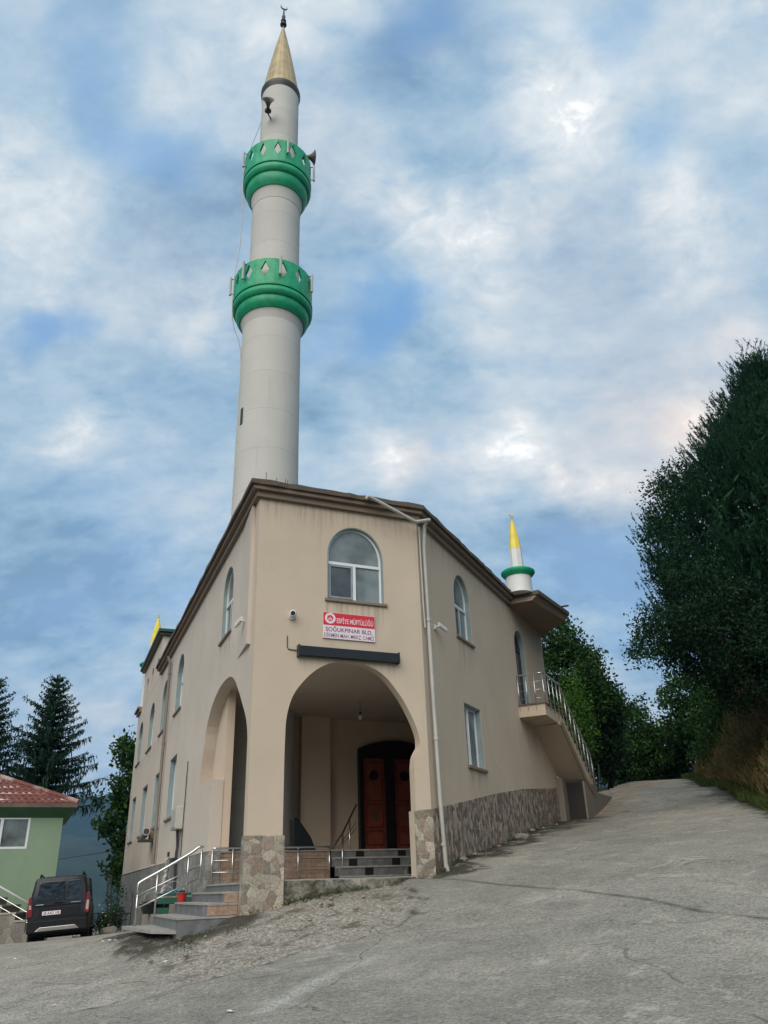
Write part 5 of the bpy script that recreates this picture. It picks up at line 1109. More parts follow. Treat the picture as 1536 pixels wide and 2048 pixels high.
# ------------------------------------------------------------------ van
def build_van():
    vx, vy = dhit(113, 1875, 25.9).x, 25.9; van = thing('parked_van', 'dark blue grey van seen from behind, side door open, parked by the green house', 'van', (vx, vy, hz(vx, vy) - .02))
    hd_ = R(17); fw_ = Vector((-math.sin(hd_), math.cos(hd_), 0)); sd_ = Vector((math.cos(hd_), math.sin(hd_), 0))
    gf = (hz(vx + fw_.x * 3.4, vy + fw_.y * 3.4) - hz(vx, vy)) / 3.4; gs = (hz(vx + sd_.x * .8, vy + sd_.y * .8) - hz(vx - sd_.x * .8, vy - sd_.y * .8)) / 1.6
    van.scale = (.97, 1, .93); van.rotation_mode = 'QUATERNION'; yv = (fw_ + Vector((0, 0, gf))).normalized(); xv = (sd_ + Vector((0, 0, gs))).normalized(); zv = xv.cross(yv).normalized(); xv = yv.cross(zv)
    van.rotation_quaternion = Matrix((xv, yv, zv)).transposed().to_quaternion()
    paint = bpy.data.materials.new('van_paint'); paint.use_nodes = True; bs = paint.node_tree.nodes['Principled BSDF']; b = NB(paint.node_tree)
    b.l(b.ramp(b.noise(b.coord(), 2.5, 5), [(.3, (.004, .006, .010)), (.7, (.008, .011, .016))]), bs.inputs['Base Color']); bs.inputs['Roughness'].default_value = .42; bs.inputs['Specular IOR Level'].default_value = .3; bs.inputs['Metallic'].default_value = .0; bs.inputs['Coat Weight'].default_value = .12
    trim = plain('van_trim', (.007, .008, .009), .6, spec=.25)
    # sections along y: (y, half width low, half width waist, half width roof, z bottom, z waist, z roof)
    secs = [(0.0, .80, .84, .66, .36, 1.02, 1.72), (.05, .855, .885, .70, .32, 1.03, 1.79), (.25, .88, .905, .72, .30, 1.03, 1.82), (1.2, .885, .91, .735, .28, 1.02, 1.85), (2.2, .885, .91, .72, .28, 1.0, 1.83), (2.9, .885, .905, .66, .28, .99, 1.72), (3.5, .88, .89, .60, .28, .98, 1.12), (4.1, .84, .84, .55, .30, .86, .96), (4.35, .72, .74, .5, .34, .66, .80)]
    vs = []; fs = []
    def ring(y, wl, ww, wr, zb, zw, zr):
        half = [(wl * .9, zb), (wl, zb + .06), (wl + .005, zb + .3), (ww, zw - .22), (ww, zw), (ww - .03, zw + .06), (wr + (ww - wr) * .42, zw + (zr - zw) * .55), (wr + .035, zr - .09), (wr - .03, zr - .02), (wr * .55, zr + .015), (0, zr + .02)]
        return [(-x, y, z) for x, z in half] + [(x, y, z) for x, z in reversed(half[:-1])]
    rings = [ring(*q) for q in secs]; n = len(rings[0])
    for r_ in rings: vs += r_
    for i in range(len(rings) - 1):
        for j in range(n): j2 = (j + 1) % n; fs.append((i * n + j, (i + 1) * n + j, (i + 1) * n + j2, i * n + j2))
    fs += [tuple(range(n)), tuple(reversed(range((len(rings) - 1) * n, len(rings) * n)))]
    body = MB().add(vs, fs).build('body', paint, van, local=True, smooth='auto')
    def face(pts, y0, y1): return MB().hexa([(x, y0 + .0, z) for x, z in pts], [(x, y1, z) for x, z in pts])
    gm = M['glassdark']
    def tilt(mb, z0=1.04, k=.07):      # rear glass leans with the body
        return mb
    face([(-.66, 1.10), (.14, 1.10), (.14, 1.62), (.08, 1.66), (-.55, 1.66), (-.60, 1.6)], -.016, .03).build('rear_window', gm, van, local=True, bevel=.008)
    face([(.19, 1.10), (.66, 1.10), (.60, 1.6), (.55, 1.66), (.22, 1.66)], -.014, .03).build('rear_window', gm, van, local=True, bevel=.008)
    face([(.155, .50), (.165, .50), (.165, 1.70), (.155, 1.70)], -.004, .01).build('door_gap', trim, van, local=True)
    face([(-.70, .96), (.70, .96), (.70, .99), (-.70, .99)], -.03, .01).build('trim_strip', trim, van, local=True, bevel=.006)
    rc_ = face([(-.52, .62), (.58, .62), (.62, .70), (.62, .90), (-.56, .90), (-.56, .70)], -.012, .01).build('plate_recess', trim, van, local=True, bevel=.01)
    pf = Fr(van.location, 0, 1)
    class LocalFr: 
        def pt(s, a, z, n=0): return Vector((a, n, z))
        def inv(s, p): return p[0], p[1]
    lf = LocalFr()
    MB().xbox(-.78, .78, .2, 4.0, .13, .40).build('underbody', trim, van, local=True)
    pm = face([(-.46, .70), (.06, .70), (.06, .81), (-.46, .81)], -.026, -.013); k0 = len(pm.f); pm.text('28 AAD 108', lf, -.43, .718, -.0275, .46, .075, .012); pl = pm.build('number_plate', [M['signwhite'], M['black']], van, local=True, flip=False)
    for q_ in pl.data.polygons: q_.material_index = 1 if q_.index >= k0 else 0
    for sx in (-1, 1):
        L = [(sx * .74, .70), (sx * .86, .66), (sx * .895, .95), (sx * .86, 1.26), (sx * .79, 1.26), (sx * .77, .98)]
        li = face(L if sx < 0 else list(reversed(L)), -.02, .07).build('rear_light', MATS.get('lamp_red') or plain('lamp_red', (.20, .008, .010), .25), van, local=True, bevel=.01)
        C = [(sx * .775, .78 if sx > 0 else .90), (sx * .85, .74 if sx > 0 else .90), (sx * .86, 1.03 if sx > 0 else 1.02), (sx * .795, 1.04 if sx > 0 else 1.02)]
        face(C if sx < 0 else list(reversed(C)), -.024, -.018).build('reverse_lamp', MATS.get('lamp_clear') or plain('lamp_clear', (.36, .33, .31), .2), li, local=True)
    bp = MB().hexa([(-.86, -.09, .20), (.86, -.09, .20), (.88, .25, .20), (-.88, .25, .20)], [(-.86, -.10, .56), (.86, -.10, .56), (.88, .2, .56), (-.88, .2, .56)]).build('bumper', trim, van, local=True, bevel=.04)
    MB().hexa([(-.62, -.11, .25), (.62, -.11, .25), (.62, -.085, .25), (-.62, -.085, .25)], [(-.50, -.125, .36), (.50, -.125, .36), (.50, -.085, .36), (-.50, -.085, .36)]).build('skid_plate', M['steel'], bp, local=True, bevel=.008)
    MB().tube([(-.14, -.03, 1.035), (.10, -.03, 1.035)], .018, 8).build('boot_handle', trim, van, local=True)
    MB().xbox(-.66, -.44, -.018, .0, .90 + .10, 1.02).build('badge', M['steel'], van, local=True); MB().xbox(.33, .62, -.018, .0, 1.005, 1.02).build('badge', M['steel'], van, local=True)
    for sx in (-1, 1):
        r_ = MB().tube([(sx * .62, .3, 1.83), (sx * .62, .38, 1.91), (sx * .63, 2.2, 1.92), (sx * .63, 2.3, 1.85)], .026, 8).build('roof_rail', trim, van, local=True, smooth='auto')
    for y in (.75, 3.45):
        for sx in (-1, 1):
            q = Matrix.Rotation(R(90), 4, 'Y'); c = (sx * .76 , y, .31)
            w = MB().lathe(c, [(.20, -.11), (.29, -.11), (.31, -.08), (.31, .08), (.29, .11), (.20, .11)], 28, q).build('wheel', MATS.get('tyre') or plain('tyre', (.012, .012, .012), .85), van, local=True, smooth='auto')
            MB().lathe(c, [(.05, -.09), (.20, -.10), (.20, .10), (.05, .09)], 20, q).build('rim', M['steel'], w, local=True, smooth='auto')
    # open rear side door standing out from the right flank
    dm = MB(); prof = [(.36, .36), (.62, .34), (1.0, .36), (1.0, 1.0), (.85, 1.72), (.5, 1.74), (.36, 1.0)]
    dd = Matrix.Translation((.90, 1.5, 0)) @ Matrix.Rotation(R(-62), 4, 'Z')
    P1 = [(0, .34), (1.0, .34), (1.0, 1.02), (.78, 1.78), (.1, 1.78), (0, 1.02)]
    A_ = [dd @ Vector((0.05, -x, z)) for x, z in P1]; B_ = [dd @ Vector((-.03, -x, z)) for x, z in P1]
    do_ = MB().hexa(A_, B_).build('open_door', paint, van, local=True, bevel=.015)
    P2 = [(.08, 1.06), (.92, 1.06), (.74, 1.70), (.14, 1.70)]; MB().hexa([dd @ Vector((.062, -x, z)) for x, z in P2], [dd @ Vector((-.042, -x, z)) for x, z in P2]).build('door_glass', gm, do_, local=True)
    for sx in (-1, 1): MB().hexa([(sx * .905, .5, 1.08), (sx * .905, 2.4, 1.06), (sx * .86, 2.3, 1.08), (sx * .86, .5, 1.1)], [(sx * .76, .55, 1.66), (sx * .765, 2.3, 1.66), (sx * .74, 2.25, 1.64), (sx * .73, .6, 1.64)]).build('side_window', gm, van, local=True)
    return van
build_van()
# fence, wire and pots behind the van
def picket(p0, p1, z0, z1, n):
    t = thing('metal_fence', 'dark metal fence on the edge of the drop behind the van', 'fence', tuple(p0)); p0 = Vector(p0); p1 = Vector(p1)
    for z in (z0 + .08, z1): MB().tube([Vector((p0.x, p0.y, z)), Vector((p1.x, p1.y, z))], .022, 6).build('rail', M['dark'], t)
    for i in range(n + 1): p = p0.lerp(p1, i / n); MB().tube([Vector((p.x, p.y, z0)), Vector((p.x, p.y, z1))], .012, 5).build('bar', M['dark'], t)
picket((-11.4, 31, 0), (-8.9, 29.2, 0), -1.35, -.55, 14)
for x, y0, y1, dd_, lb in ((215, 1860, 1755, 30, 'tall thin dark post behind the fence, nearer the van'), (222, 1850, 1750, 30.5, 'tall thin dark post behind the fence, nearer the mosque')):
    tag(MB().tube([dhit(x, y0, dd_), dhit(x, y1, dd_)], .028, 6).build('post', M['dark']), lb, 'post')
tag(MB().tube([dhit(40, 1735, 60), dhit(118, 1718, 52), dhit(222, 1702, 44), dhit(300, 1683, 40.5)], .035, 5).build('power_line', M['dark']), 'black overhead cable between the green house and the mosque', 'cable')
# stones along the walls and litter
def stone(c, r, name, label, grp, m, fl=.6):
    me = MB(); import bmesh
    bm = bmesh.new(); bmesh.ops.create_icosphere(bm, subdivisions=2, radius=1)
    sd = rnd.random() * 50
    vs = [Vector(v.co) * r * (1 + .35 * mnoise.noise(v.co * 1.3 + Vector((sd, 0, 0)))) for v in bm.verts]; fs = [tuple(v.index for v in f.verts) for f in bm.faces]; bm.free()
    vs = [Vector((v.x, v.y, v.z * fl)) for v in vs]; o = MB().add(vs, fs).build(name, m); o.location = c; o.rotation_euler = (0, 0, rnd.random() * 6); return tag(o, label, 'stone', grp)
plain('field_stone', (.26, .23, .19), .9, var=.35, vscale=8, bump=.4)
stone(gz(WR, 5.35, .30, .03), .20, 'stone', 'brown stone lying against the right hand wall', None, MATS['field_stone'])
for s_0, n in ((2.2, .12), (3.9, .15), (6.3, .2), (8.0, .22), (9.2, .3), (1.3, .16), (7.2, .1)): stone(gz(WR, s_0, n, .01), .05 + rnd.random() * .05, 'stone', 'small stone in the dirt along the foot of the right hand wall', 'small stones along the wall', MATS['field_stone'])
for i in range(16):
    a_ = rnd.uniform(-2.2, 2.6); n = rnd.uniform(.3, 3.0); stone(gz(WF, a_, n, .0), .025 + rnd.random() * .04, 'stone', 'loose stone on the broken gravelly strip before the porch', 'loose stones before the porch', MATS['field_stone'])
stone(dhit(218, 1864, 27.5), .28, 'stone', 'pale boulder at the far corner of the mosque', None, M['concrete'])
for x, y in ((385, 1833), (218, 1884), (205, 1886), (30, 1920), (230, 1884), (330, 1927), (110, 2015), (460, 2030)):
    r_ = ray(x, y); d_ = 8.0
    for _ in range(60):
        if r_.z / r_.y * d_ < hz(r_.x / r_.y * d_, d_): break
        d_ += .25
    p = r_ * (d_ / r_.y); p.z = hz(p.x, p.y) + .01
    o = MB().add([(-.04, -.02, 0), (.05, -.03, .005), (.04, .03, .012), (-.03, .025, .004), (0, 0, .02)], [(0, 1, 4), (1, 2, 4), (2, 3, 4), (3, 0, 4), (0, 3, 2, 1)]).build('litter_scrap', M['signwhite'])
    o.location = p; o.rotation_euler = (0, 0, rnd.random() * 6); tag(o, 'white scrap of litter lying on the lower paving', 'litter', 'scraps of litter on the paving')

# ------------------------------------------------------------------ trees and plants
def quads_from(C, U, V):
    """C centres, U and V half axes -> rhombus leaves"""
    n = len(C); P = np.stack([C - U, C - V, C + U, C + V], 1).reshape(-1, 3); return P, np.arange(4 * n).reshape(n, 4)
def rvec(n): v = rng.normal(size=(n, 3)); return v / np.linalg.norm(v, axis=1)[:, None]
def leaf_cloud(centres, per, spread, size, droop=.3):
    C = np.repeat(centres, per, axis=0); C = C + rng.normal(size=C.shape) * spread
    n = len(C); d = rvec(n); d[:, 2] -= droop; d /= np.linalg.norm(d, axis=1)[:, None]; w = np.cross(d, rvec(n)); w /= np.linalg.norm(w, axis=1)[:, None] + 1e-9
    L = size * rng.uniform(.6, 1.3, size=(n, 1)); return quads_from(C, d * L * .5, w * L * .27)
def limbs(mb, base, top, r0, targets, k=9):
    mb.tube(spline([tuple(base), tuple(base.lerp(top, .35) + Vector((rnd.uniform(-.15, .15), rnd.uniform(-.15, .15), 0))), tuple(base.lerp(top, .7) + Vector((rnd.uniform(-.2, .2), rnd.uniform(-.2, .2), 0))), tuple(top)], 4), [r0 * (1 - .075 * i) for i in range(13)], 8)
    for t in targets:
        t = Vector(t); f = rnd.uniform(.25, .85); s0 = base.lerp(top, f)
        if t.z < s0.z: s0 = base.lerp(top, max(.15, f * .5))
        m1 = s0.lerp(t, .5) + Vector((rnd.uniform(-.3, .3), rnd.uniform(-.3, .3), rnd.uniform(-.1, .4)))
        mb.tube(spline([tuple(s0), tuple(m1), tuple(t)], 3), [r0 * .38 * (1 - .13 * i) for i in range(7)], 5)
def crown_points(lobes, n, shell=.55):
    out = []; vol = np.array([a * b * c for (_, _, _, a, b, c) in lobes]) ** .8; vol /= vol.sum()
    for (x, y, z, a, b, c), w in zip(lobes, vol):
        k = max(3, int(n * w)); d = rvec(k); r = rng.uniform(shell, 1.03, size=(k, 1)) ** .7 * (1 + .18 * np.sin(d[:, :1] * 5 + x) * np.cos(d[:, 2:] * 6 + y)); out.append(np.array([x, y, z]) + d * r * np.array([a, b, c]))
    return np.concatenate(out)
def broadleaf(label, base, lobes, n, per, size, m, name='leafy_tree', spread=.22, r0=.16, grp=None, cat='tree', nl=26):
    base = Vector(base); t = thing(name, label, cat, tuple(base), group=grp)
    cp = crown_points(lobes, n); P, Q = leaf_cloud(cp, per, spread, size); fast_mesh('crown', P, Q, m, t)
    zt = sum(l[2] for l in lobes) / len(lobes); cx = sum(l[0] for l in lobes) / len(lobes); cy = sum(l[1] for l in lobes) / len(lobes)
    mb = MB(); idx = rng.choice(len(cp), min(len(cp), nl), replace=False); limbs(mb, base - Vector((0, 0, .3)), Vector((cx, cy, zt)), r0, [cp[i] for i in idx]); mb.build('trunk', M['bark'], t, smooth=True)
    return t
def L_(x, y, d, a, b, c):          # a crown lobe centred on a photo point at distance d
    p = dhit(x, y, d); return (p.x, p.y, p.z, a, b, c)
def gnd(x, y): return (x, y, hz(x, y))
def spruce(label, x, y, ztop, zbot, rmax, seed=1, grp=None):
    g = hz(x, y); t = thing('spruce_tree', label, 'tree', (x, y, g), group=grp); rr = np.random.default_rng(seed)
    tr = MB().tube([(x, y, g - .3), (x + .05, y, (g + ztop) / 2), (x, y, ztop)], [.24, .15, .015], 8); 
    Cs, Us, Vs = [], [], []
    z = zbot
    while z < ztop - .15:
        f = (z - zbot) / (ztop - zbot); R0 = rmax * (1 - f) ** .85 * rr.uniform(.85, 1.1) + .12; nb = int(7 + 4 * (1 - f)); ph = rr.uniform(0, 6.28)
        for k in range(nb):
            a = ph + k * 6.283 / nb + rr.uniform(-.2, .2); L = R0 * rr.uniform(.5, 1.25); up = .12 + .5 * f; ns = max(4, int(L / .11))
            pts = []
            for i in range(ns + 1):
                u = i / ns; rad_ = L * u; dz = -L * .30 * u * (1 - f) + L * .26 * u * u + up * L * u * .5; pts.append((x + rad_ * math.cos(a), y + rad_ * math.sin(a), z + dz))
            tr.tube([pts[0], pts[ns // 2], pts[-1]], [.035, .02, .006], 4, cap=False)
            for i, p in enumerate(pts[1:], 1):
                u = i / ns; w = .10 + .42 * (1 - u) * min(1, L) + .05
                for sgn in (-1, 1):
                    for q in range(4):
                        dd = np.array([math.cos(a) * .55 - sgn * math.sin(a), math.sin(a) * .55 + sgn * math.cos(a), rr.uniform(-.6, .1)]); dd /= np.linalg.norm(dd); ln = w * rr.uniform(.4, 1.0) * .5
                        c = np.array(p) + dd * ln * rr.uniform(.3, 1.2) + rr.normal(size=3) * .03; Cs.append(c); Us.append(dd * ln); v = np.cross(dd, rr.normal(size=3)); v /= np.linalg.norm(v); Vs.append(v * .028)
                for q in range(4):      # hanging twigs
                    dd = np.array([rr.normal() * .2, rr.normal() * .2, -1]); ln = rr.uniform(.08, .26) * (1.15 - f); Cs.append(np.array(p) + rr.normal(size=3) * .06 + dd * ln * .8); Us.append(dd * ln); v = np.cross(dd, rr.normal(size=3)); v /= np.linalg.norm(v); Vs.append(v * .03)
                    
        z += .27 + .12 * (1 - f)
    # leader and top shoots
    for k in range(60): 
        dz = rr.uniform(0, .9); dd = np.array([rr.normal() * .5, rr.normal() * .5, .8]); dd /= np.linalg.norm(dd); Cs.append(np.array([x, y, ztop - dz]) + dd * .06); Us.append(dd * .09 * (1 + dz)); v = np.cross(dd, rr.normal(size=3)); Vs.append(v / np.linalg.norm(v) * .02)
    P, Q = quads_from(np.array(Cs), np.array(Us), np.array(Vs)); fast_mesh('crown', P, Q, M['spruce'], t); tr.build('trunk', M['bark'], t, smooth=True); return t
p = dhit(117, 1350, 38); spruce('dark spruce tree rising behind the red tiled roof', p.x, 38, p.z, 3.9, 2.5, 3)
p = dhit(-6, 1352, 37); spruce('second spruce at the left edge of the view, partly cut off', p.x, 37, p.z + .1, 3.0, 2.6, 5)
broadleaf('leafy tree behind the far corner of the mosque side wall', gnd(-13.6, 44.5), [L_(262, 1500, 44, .9, 1.0, .9), L_(258, 1580, 44, 1.0, 1, 1.1), L_(252, 1650, 44, 1.2, 1, 1.2), L_(252, 1725, 44, .8, 1, 1.2), L_(203, 1655, 44, .6, .5, .25), L_(218, 1600, 44, .75, .5, .3), L_(262, 1550, 44, .7, .8, .7)], 190, 22, .30, M['leaf_mid'], spread=.20)
# big pine on the right of the road
def pine():
    cx, cy = 15.6, 27.0; g = hz(cx, cy); t = thing('pine_tree', 'huge dark green pine with upright shoots on the right of the road', 'tree', (cx, cy, g))
    zs = [4.6, 6, 7.5, 8.8, 10.5, 12.5, 13.8, 15.2, 16.5, 17.6, 18.6, 19.5]; rs_ = [.6, 2.6, 4.8, 5.7, 6.0, 5.4, 4.4, 3.1, 2.1, 1.2, .6, .1]
    m0 = 620; zc_ = rng.uniform(5.4, 19.3, m0 * 4); rc2 = np.interp(zc_, zs, rs_); keep = rng.uniform(0, 6, m0 * 4) < rc2 + .5; zc_, rc2 = zc_[keep][:m0], rc2[keep][:m0]; m0 = len(zc_)
    ac = rng.uniform(0, 2 * math.pi, m0); kp = (np.cos(ac - math.atan2(-cy, -cx + 2)) > -.3) | (rng.uniform(size=m0) < .4); zc_, rc2, ac = zc_[kp], rc2[kp], ac[kp]; m0 = len(zc_)
    rf = rc2 * rng.uniform(.80, 1.0, m0) - .25; cen = np.stack([cx + rf * np.cos(ac), cy + rf * np.sin(ac), zc_], 1)
    per = 16; base = np.repeat(cen, per, axis=0) + rng.normal(size=(m0 * per, 3)) * np.array([.34, .34, .24]); a = np.repeat(ac, per); z = base[:, 2]; n = len(base)
    out = np.stack([np.cos(a) * .36, np.sin(a) * .36, .9 + 0 * a], 1) + rng.normal(size=(n, 3)) * .09; out[:, 2] -= np.clip((8.5 - z) * .12, 0, .5); out /= np.linalg.norm(out, axis=1)[:, None]
    L = rng.uniform(.35, .75, n); k = 30
    u = rng.uniform(0, 1, (n, k)); C0 = base[:, None] + out[:, None] * (u * L[:, None])[..., None]
    dirn = out[:, None] * 1.0 + rng.normal(size=(n, k, 3)) * .33; dirn /= np.linalg.norm(dirn, axis=2)[..., None]; ln = rng.uniform(.05, .085, (n, k, 1))
    C = (C0 + dirn * ln).reshape(-1, 3); U = (dirn * ln).reshape(-1, 3); V = np.cross(U, rvec(len(U))); V = V / (np.linalg.norm(V, axis=1)[:, None] + 1e-9) * .013
    P, Q = quads_from(C, U, V)
    # inner twigs and needles that close the crown
    m_ = 42000; zi = rng.uniform(5.6, 18.8, m_); ri = np.interp(zi, zs, rs_) * rng.uniform(.1, .86, m_) ** .55; ai = rng.uniform(0, 6.283, m_); Ci = np.stack([cx + ri * np.cos(ai), cy + ri * np.sin(ai), zi], 1)
    di = rvec(m_); di[:, 2] = abs(di[:, 2]) + .5; di /= np.linalg.norm(di, axis=1)[:, None]; Ui = di * rng.uniform(.16, .34, (m_, 1)); Vi = np.cross(di, rvec(m_)); Vi = Vi / np.linalg.norm(Vi, axis=1)[:, None] * .045; P2, Q2 = quads_from(Ci, Ui, Vi)
    fast_mesh('crown', np.concatenate([P, P2]), np.concatenate([Q, Q2 + len(P)]), M['needle'], t)
    mb = MB(); limbs(mb, Vector((cx, cy, g - .3)), Vector((cx, cy, 18.5)), .38, [np.array([cx, cy, 0]) + (Ci[i] - np.array([cx, cy, 0])) * np.array([.35, .35, 1]) for i in range(40)]); mb.build('trunk', M['bark'], t, smooth=True)
pine()
broadleaf('dark broadleaf tree with fine leaves growing under and through the pine', gnd(12.6, 24.6), [L_(1345, 1265, 24, 1.1, 1.6, .9), L_(1440, 1290, 24.5, 1.9, 1.8, 1.25), L_(1300, 1300, 23.6, .6, .7, .35), L_(1310, 1245, 23.8, .65, .7, .5), L_(1530, 1270, 24.5, 1.6, 1.8, 1.5), L_(1330, 1110, 23.8, .75, .9, 1.1), L_(1320, 1010, 23.8, .55, .8, .9), L_(1345, 960, 24, .45, .7, .6), L_(1400, 1190, 23.8, 1.3, 1.2, 1.1), L_(1500, 1370, 25, 1.3, 1.5, .7), L_(1430, 1340, 24.5, 1.1, 1.0, .5)], 1050, 36, .115, M['leaf_dark'], spread=.17, r0=.09, nl=7)
# trees behind the balcony and at the top of the road
g_ = 'trees at the top of the road'
broadleaf('tall green tree behind the balcony and outside stair', gnd(9.0, 40), [L_(1112, 1285, 39, 1.1, 1.6, 1.2), L_(1140, 1350, 39, 1.7, 1.8, 1.7), L_(1110, 1420, 39, 1.9, 1.8, 1.6), L_(1170, 1400, 39, 1.4, 1.5, 1.4), L_(1175, 1315, 39, .7, .8, .6), L_(1125, 1262, 39, .5, .6, .6)], 560, 34, .20, M['leaf_mid'], spread=.25, grp=g_)
broadleaf('darker tree leaning right beside the tall tree behind the balcony', gnd(10.7, 41), [L_(1205, 1400, 40, .9, 1.3, .9), L_(1200, 1450, 40, 1.2, 1.3, 1.2), L_(1195, 1500, 40, 1.2, 1.2, 1.0), L_(1228, 1385, 40, .4, .5, .5), L_(1180, 1530, 40, .7, .8, .6)], 300, 30, .2, M['leaf_dark'], grp=g_)
broadleaf('bright yellow green bush showing beyond the stair railing', gnd(8.9, 36.2), [L_(1150, 1400, 36, .5, .7, 1.0), L_(1158, 1450, 36, .55, .7, 1.0), L_(1168, 1490, 36, .45, .6, .7)], 130, 26, .13, M['leaf_bright'], name='bush', cat='bush', r0=.06)
broadleaf('round bushy tree at the middle of the road crest', gnd(14.0, 50), [L_(1262, 1455, 49, 1.4, 1.6, 1.2), L_(1265, 1510, 49, 1.9, 1.8, 1.6), L_(1225, 1520, 49, 1.0, 1.2, 1.1), L_(1278, 1425, 49, .6, .8, .7), L_(1300, 1500, 49, 1.4, 1.5, 1.5), L_(1250, 1555, 49, 1.6, 1.4, .9)], 520, 30, .22, M['leaf_mid'], grp=g_)
broadleaf('low leafy tree beneath the pine end of the road crest', gnd(17.3, 51), [L_(1345, 1500, 50, 1.5, 1.6, 1.4), L_(1330, 1550, 50, 1.4, 1.4, 1.1), L_(1385, 1535, 50, 1.6, 1.6, 1.6), L_(1365, 1470, 50, 1.1, 1.2, 1.0)], 420, 30, .21, M['leaf_mid'], grp=g_)
broadleaf('tall airy tree with large leaf sprays under the pine', gnd(18.6, 47), [L_(1365, 1380, 46, 1.2, 1.4, 1.1), L_(1400, 1430, 46, 1.6, 1.6, 1.6), L_(1340, 1405, 46, .6, .8, .6), L_(1350, 1440, 46, .8, .8, .7), L_(1430, 1400, 46, 1.5, 1.5, 1.5), L_(1440, 1480, 46, 1.6, 1.6, 1.8)], 430, 26, .23, M['leaf_mid'], grp=g_)
broadleaf('dark bushy tree on the bank between the pine and the crest', gnd(17.0, 38.5), [L_(1460, 1420, 38, 1.5, 1.6, 1.5), L_(1500, 1450, 38, 1.8, 1.6, 1.6), L_(1450, 1490, 38, 1.2, 1.4, 1.2), L_(1536, 1430, 38, 1.8, 1.6, 1.6)], 420, 30, .2, M['leaf_mid'], grp=g_)
# slender post and lamp by the crest, dark gate post beside the stair
tag(MB().tube([dhit(1337, 1500, 48), dhit(1318, 1438, 48)], .07, 6).build('leaning_pole', M['dark']), 'short leaning pole rising out of the trees at the crest', 'pole')
gp_ = dhit(1187, 1562, 31); tag(MB().xbox(gp_.x - .09, gp_.x + .09, 31, 31.2, gp_.z - .6, gp_.z + .62).build('gate_post', M['dark'], bevel=.015), 'dark square gate post just beyond the foot of the stair', 'post')
tag(MB().tube([dhit(1200, 1565, 33), dhit(1197, 1528, 33)], .035, 6).build('post', M['dark']), 'thin dark post right of the square gate post', 'post')
# rough growth on the bank, weeds on the verges
def blades(name, label, pts, h, w, m, per=1, lean=.35, kind='stuff'):
    pts = np.repeat(np.asarray(pts, float), per, axis=0); n = len(pts); hh = h * rng.uniform(.5, 1.15, (n, 1)); d = rng.normal(size=(n, 3)) * lean; d[:, 2] = 1; d /= np.linalg.norm(d, axis=1)[:, None]
    s_v = np.cross(d, rvec(n)); s_v /= np.linalg.norm(s_v, axis=1)[:, None]; base = pts + rng.normal(size=(n, 3)) * np.array([.05, .05, 0]); tip = base + d * hh; mid = base + d * hh * .5 + rng.normal(size=(n, 3)) * .03
    P = np.stack([base, mid - s_v * w, tip, mid + s_v * w], 1).reshape(-1, 3); o = fast_mesh(name, P, np.arange(4 * n).reshape(n, 4), m); tag(o, label, kind=kind); return o
def bank_pts(n, q0, q1, l0, l1):
    q = rng.uniform(q0, q1, n); l = rng.uniform(l0, l1, n); X = VP0[0] + VL[0] * l + VN[0] * q; Y = VP0[1] + VL[1] * l + VN[1] * q; return np.stack([X, Y, height(X, Y)], 1), q, l
pts, q, l = bank_pts(15000, .35, 5.0, -9, 20); pts[:, 2] += rng.uniform(0, 1, len(pts)) * np.clip(q * 1.0, 0, 2.8)
blades('dry_brush', 'brown dry brush and tall weeds covering the bank right of the road', pts, .52, .016, M['drygrass'], 4)
pts, q, l = bank_pts(8200, .5, 4.5, -9, 20); pts[:, 2] += rng.uniform(.1, 1.1, len(pts)) * np.clip(q * 1.0, 0, 2.9); P, Q = leaf_cloud(pts, 7, .16, .10); tag(fast_mesh('bank_shrubs', P, Q, M['grass']), 'low green shrubs tangled in the dry brush on the bank', kind='stuff')
pts, q, l = bank_pts(5200, -.55, 1.0, -9, 22); q0_ = q + .35 * np.array([nz2(p_[0], p_[1], 1.1, 4) for p_ in pts]); pts = pts[q0_ > -.1]
blades('weeds', 'green weeds along the right hand verge of the road', pts, .30, .014, M['grass'], 5)
pl_ = []
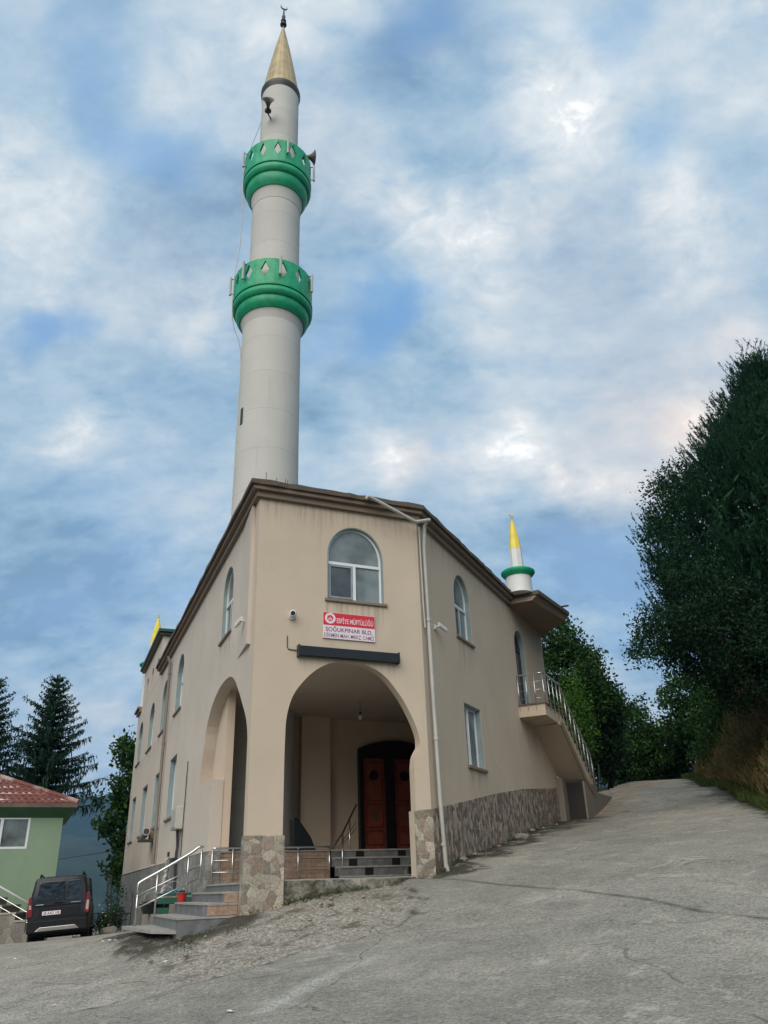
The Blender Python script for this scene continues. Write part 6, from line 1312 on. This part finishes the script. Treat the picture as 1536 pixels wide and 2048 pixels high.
for i in range(520):
    a_ = rng.uniform(0, 11.5); n = abs(rng.normal()) * .10 + .04
    if nz2(a_, 0, 1.4, 2) > -.15: p = WR.pt(a_, 0, n); pl_.append((p.x, p.y, hz(p.x, p.y) - .01))
for i in range(420):
    a_ = rng.uniform(-1.4, 3.4); p = WF.pt(a_, 0, rng.uniform(.0, .25) if a_ > 0 else rng.uniform(-.2, 1.4)); 
    if nz2(p.x, p.y, 1.6, 7) > .02: pl_.append((p.x, p.y, hz(p.x, p.y) - .03))
blades('moss_tufts', 'small tufts of grass and moss at the foot of the walls and steps', pl_, .07, .006, M['grass'], 3, .6)
# garden plants behind the van
for i, (x, y, d_, m_, lb) in enumerate(((232, 1800, 33, 'leaf_mid', 'climbing green plant against the far plinth of the mosque'), (205, 1865, 29.5, 'leaf_mid', 'potted white flowering plant beside the van'), (226, 1855, 31, 'leaf_dark', 'low dark green plant by the boulder'))):
    p = dhit(x, y, d_); z0 = hz(p.x, p.y); hh = (.95, .35, .4)[i]
    broadleaf(lb, (p.x, p.y, z0), [(p.x, p.y, z0 + hh, .28, .3, hh * .9)], 60, 14, .08, M[m_], name='garden_plant', cat='plant', spread=.08, r0=.02)
p = dhit(205, 1865, 29.5); P, Q = leaf_cloud(np.array([[p.x, p.y - .2, hz(p.x, p.y) + .5]]), 26, .2, .07); fl = fast_mesh('flowers', P, Q, M['signwhite']); fl.parent = [o for o in bpy.data.objects if o.name.startswith('garden_plant.001')][0]; fl.matrix_parent_inverse = Matrix.Translation(-Vector(fl.parent.location))
# ------------------------------------------------------------------ haze
def haze():
    m = bpy.data.materials.new('haze_air'); m.use_nodes = True; nt = m.node_tree; nt.nodes.remove(nt.nodes['Principled BSDF']); v = nt.nodes.new('ShaderNodeVolumePrincipled')
    v.inputs['Color'].default_value = (.20, .50, 1.0, 1); v.inputs['Density'].default_value = .00012; v.inputs['Anisotropy'].default_value = .2
    nt.links.new(v.outputs[0], nt.nodes['Material Output'].inputs['Volume'])
    o = MB().xbox(-7500, 7500, -7500, 7500, -300, 420).build('haze', m); tag(o, 'thin bluish haze filling the valley air', kind='stuff')
haze()
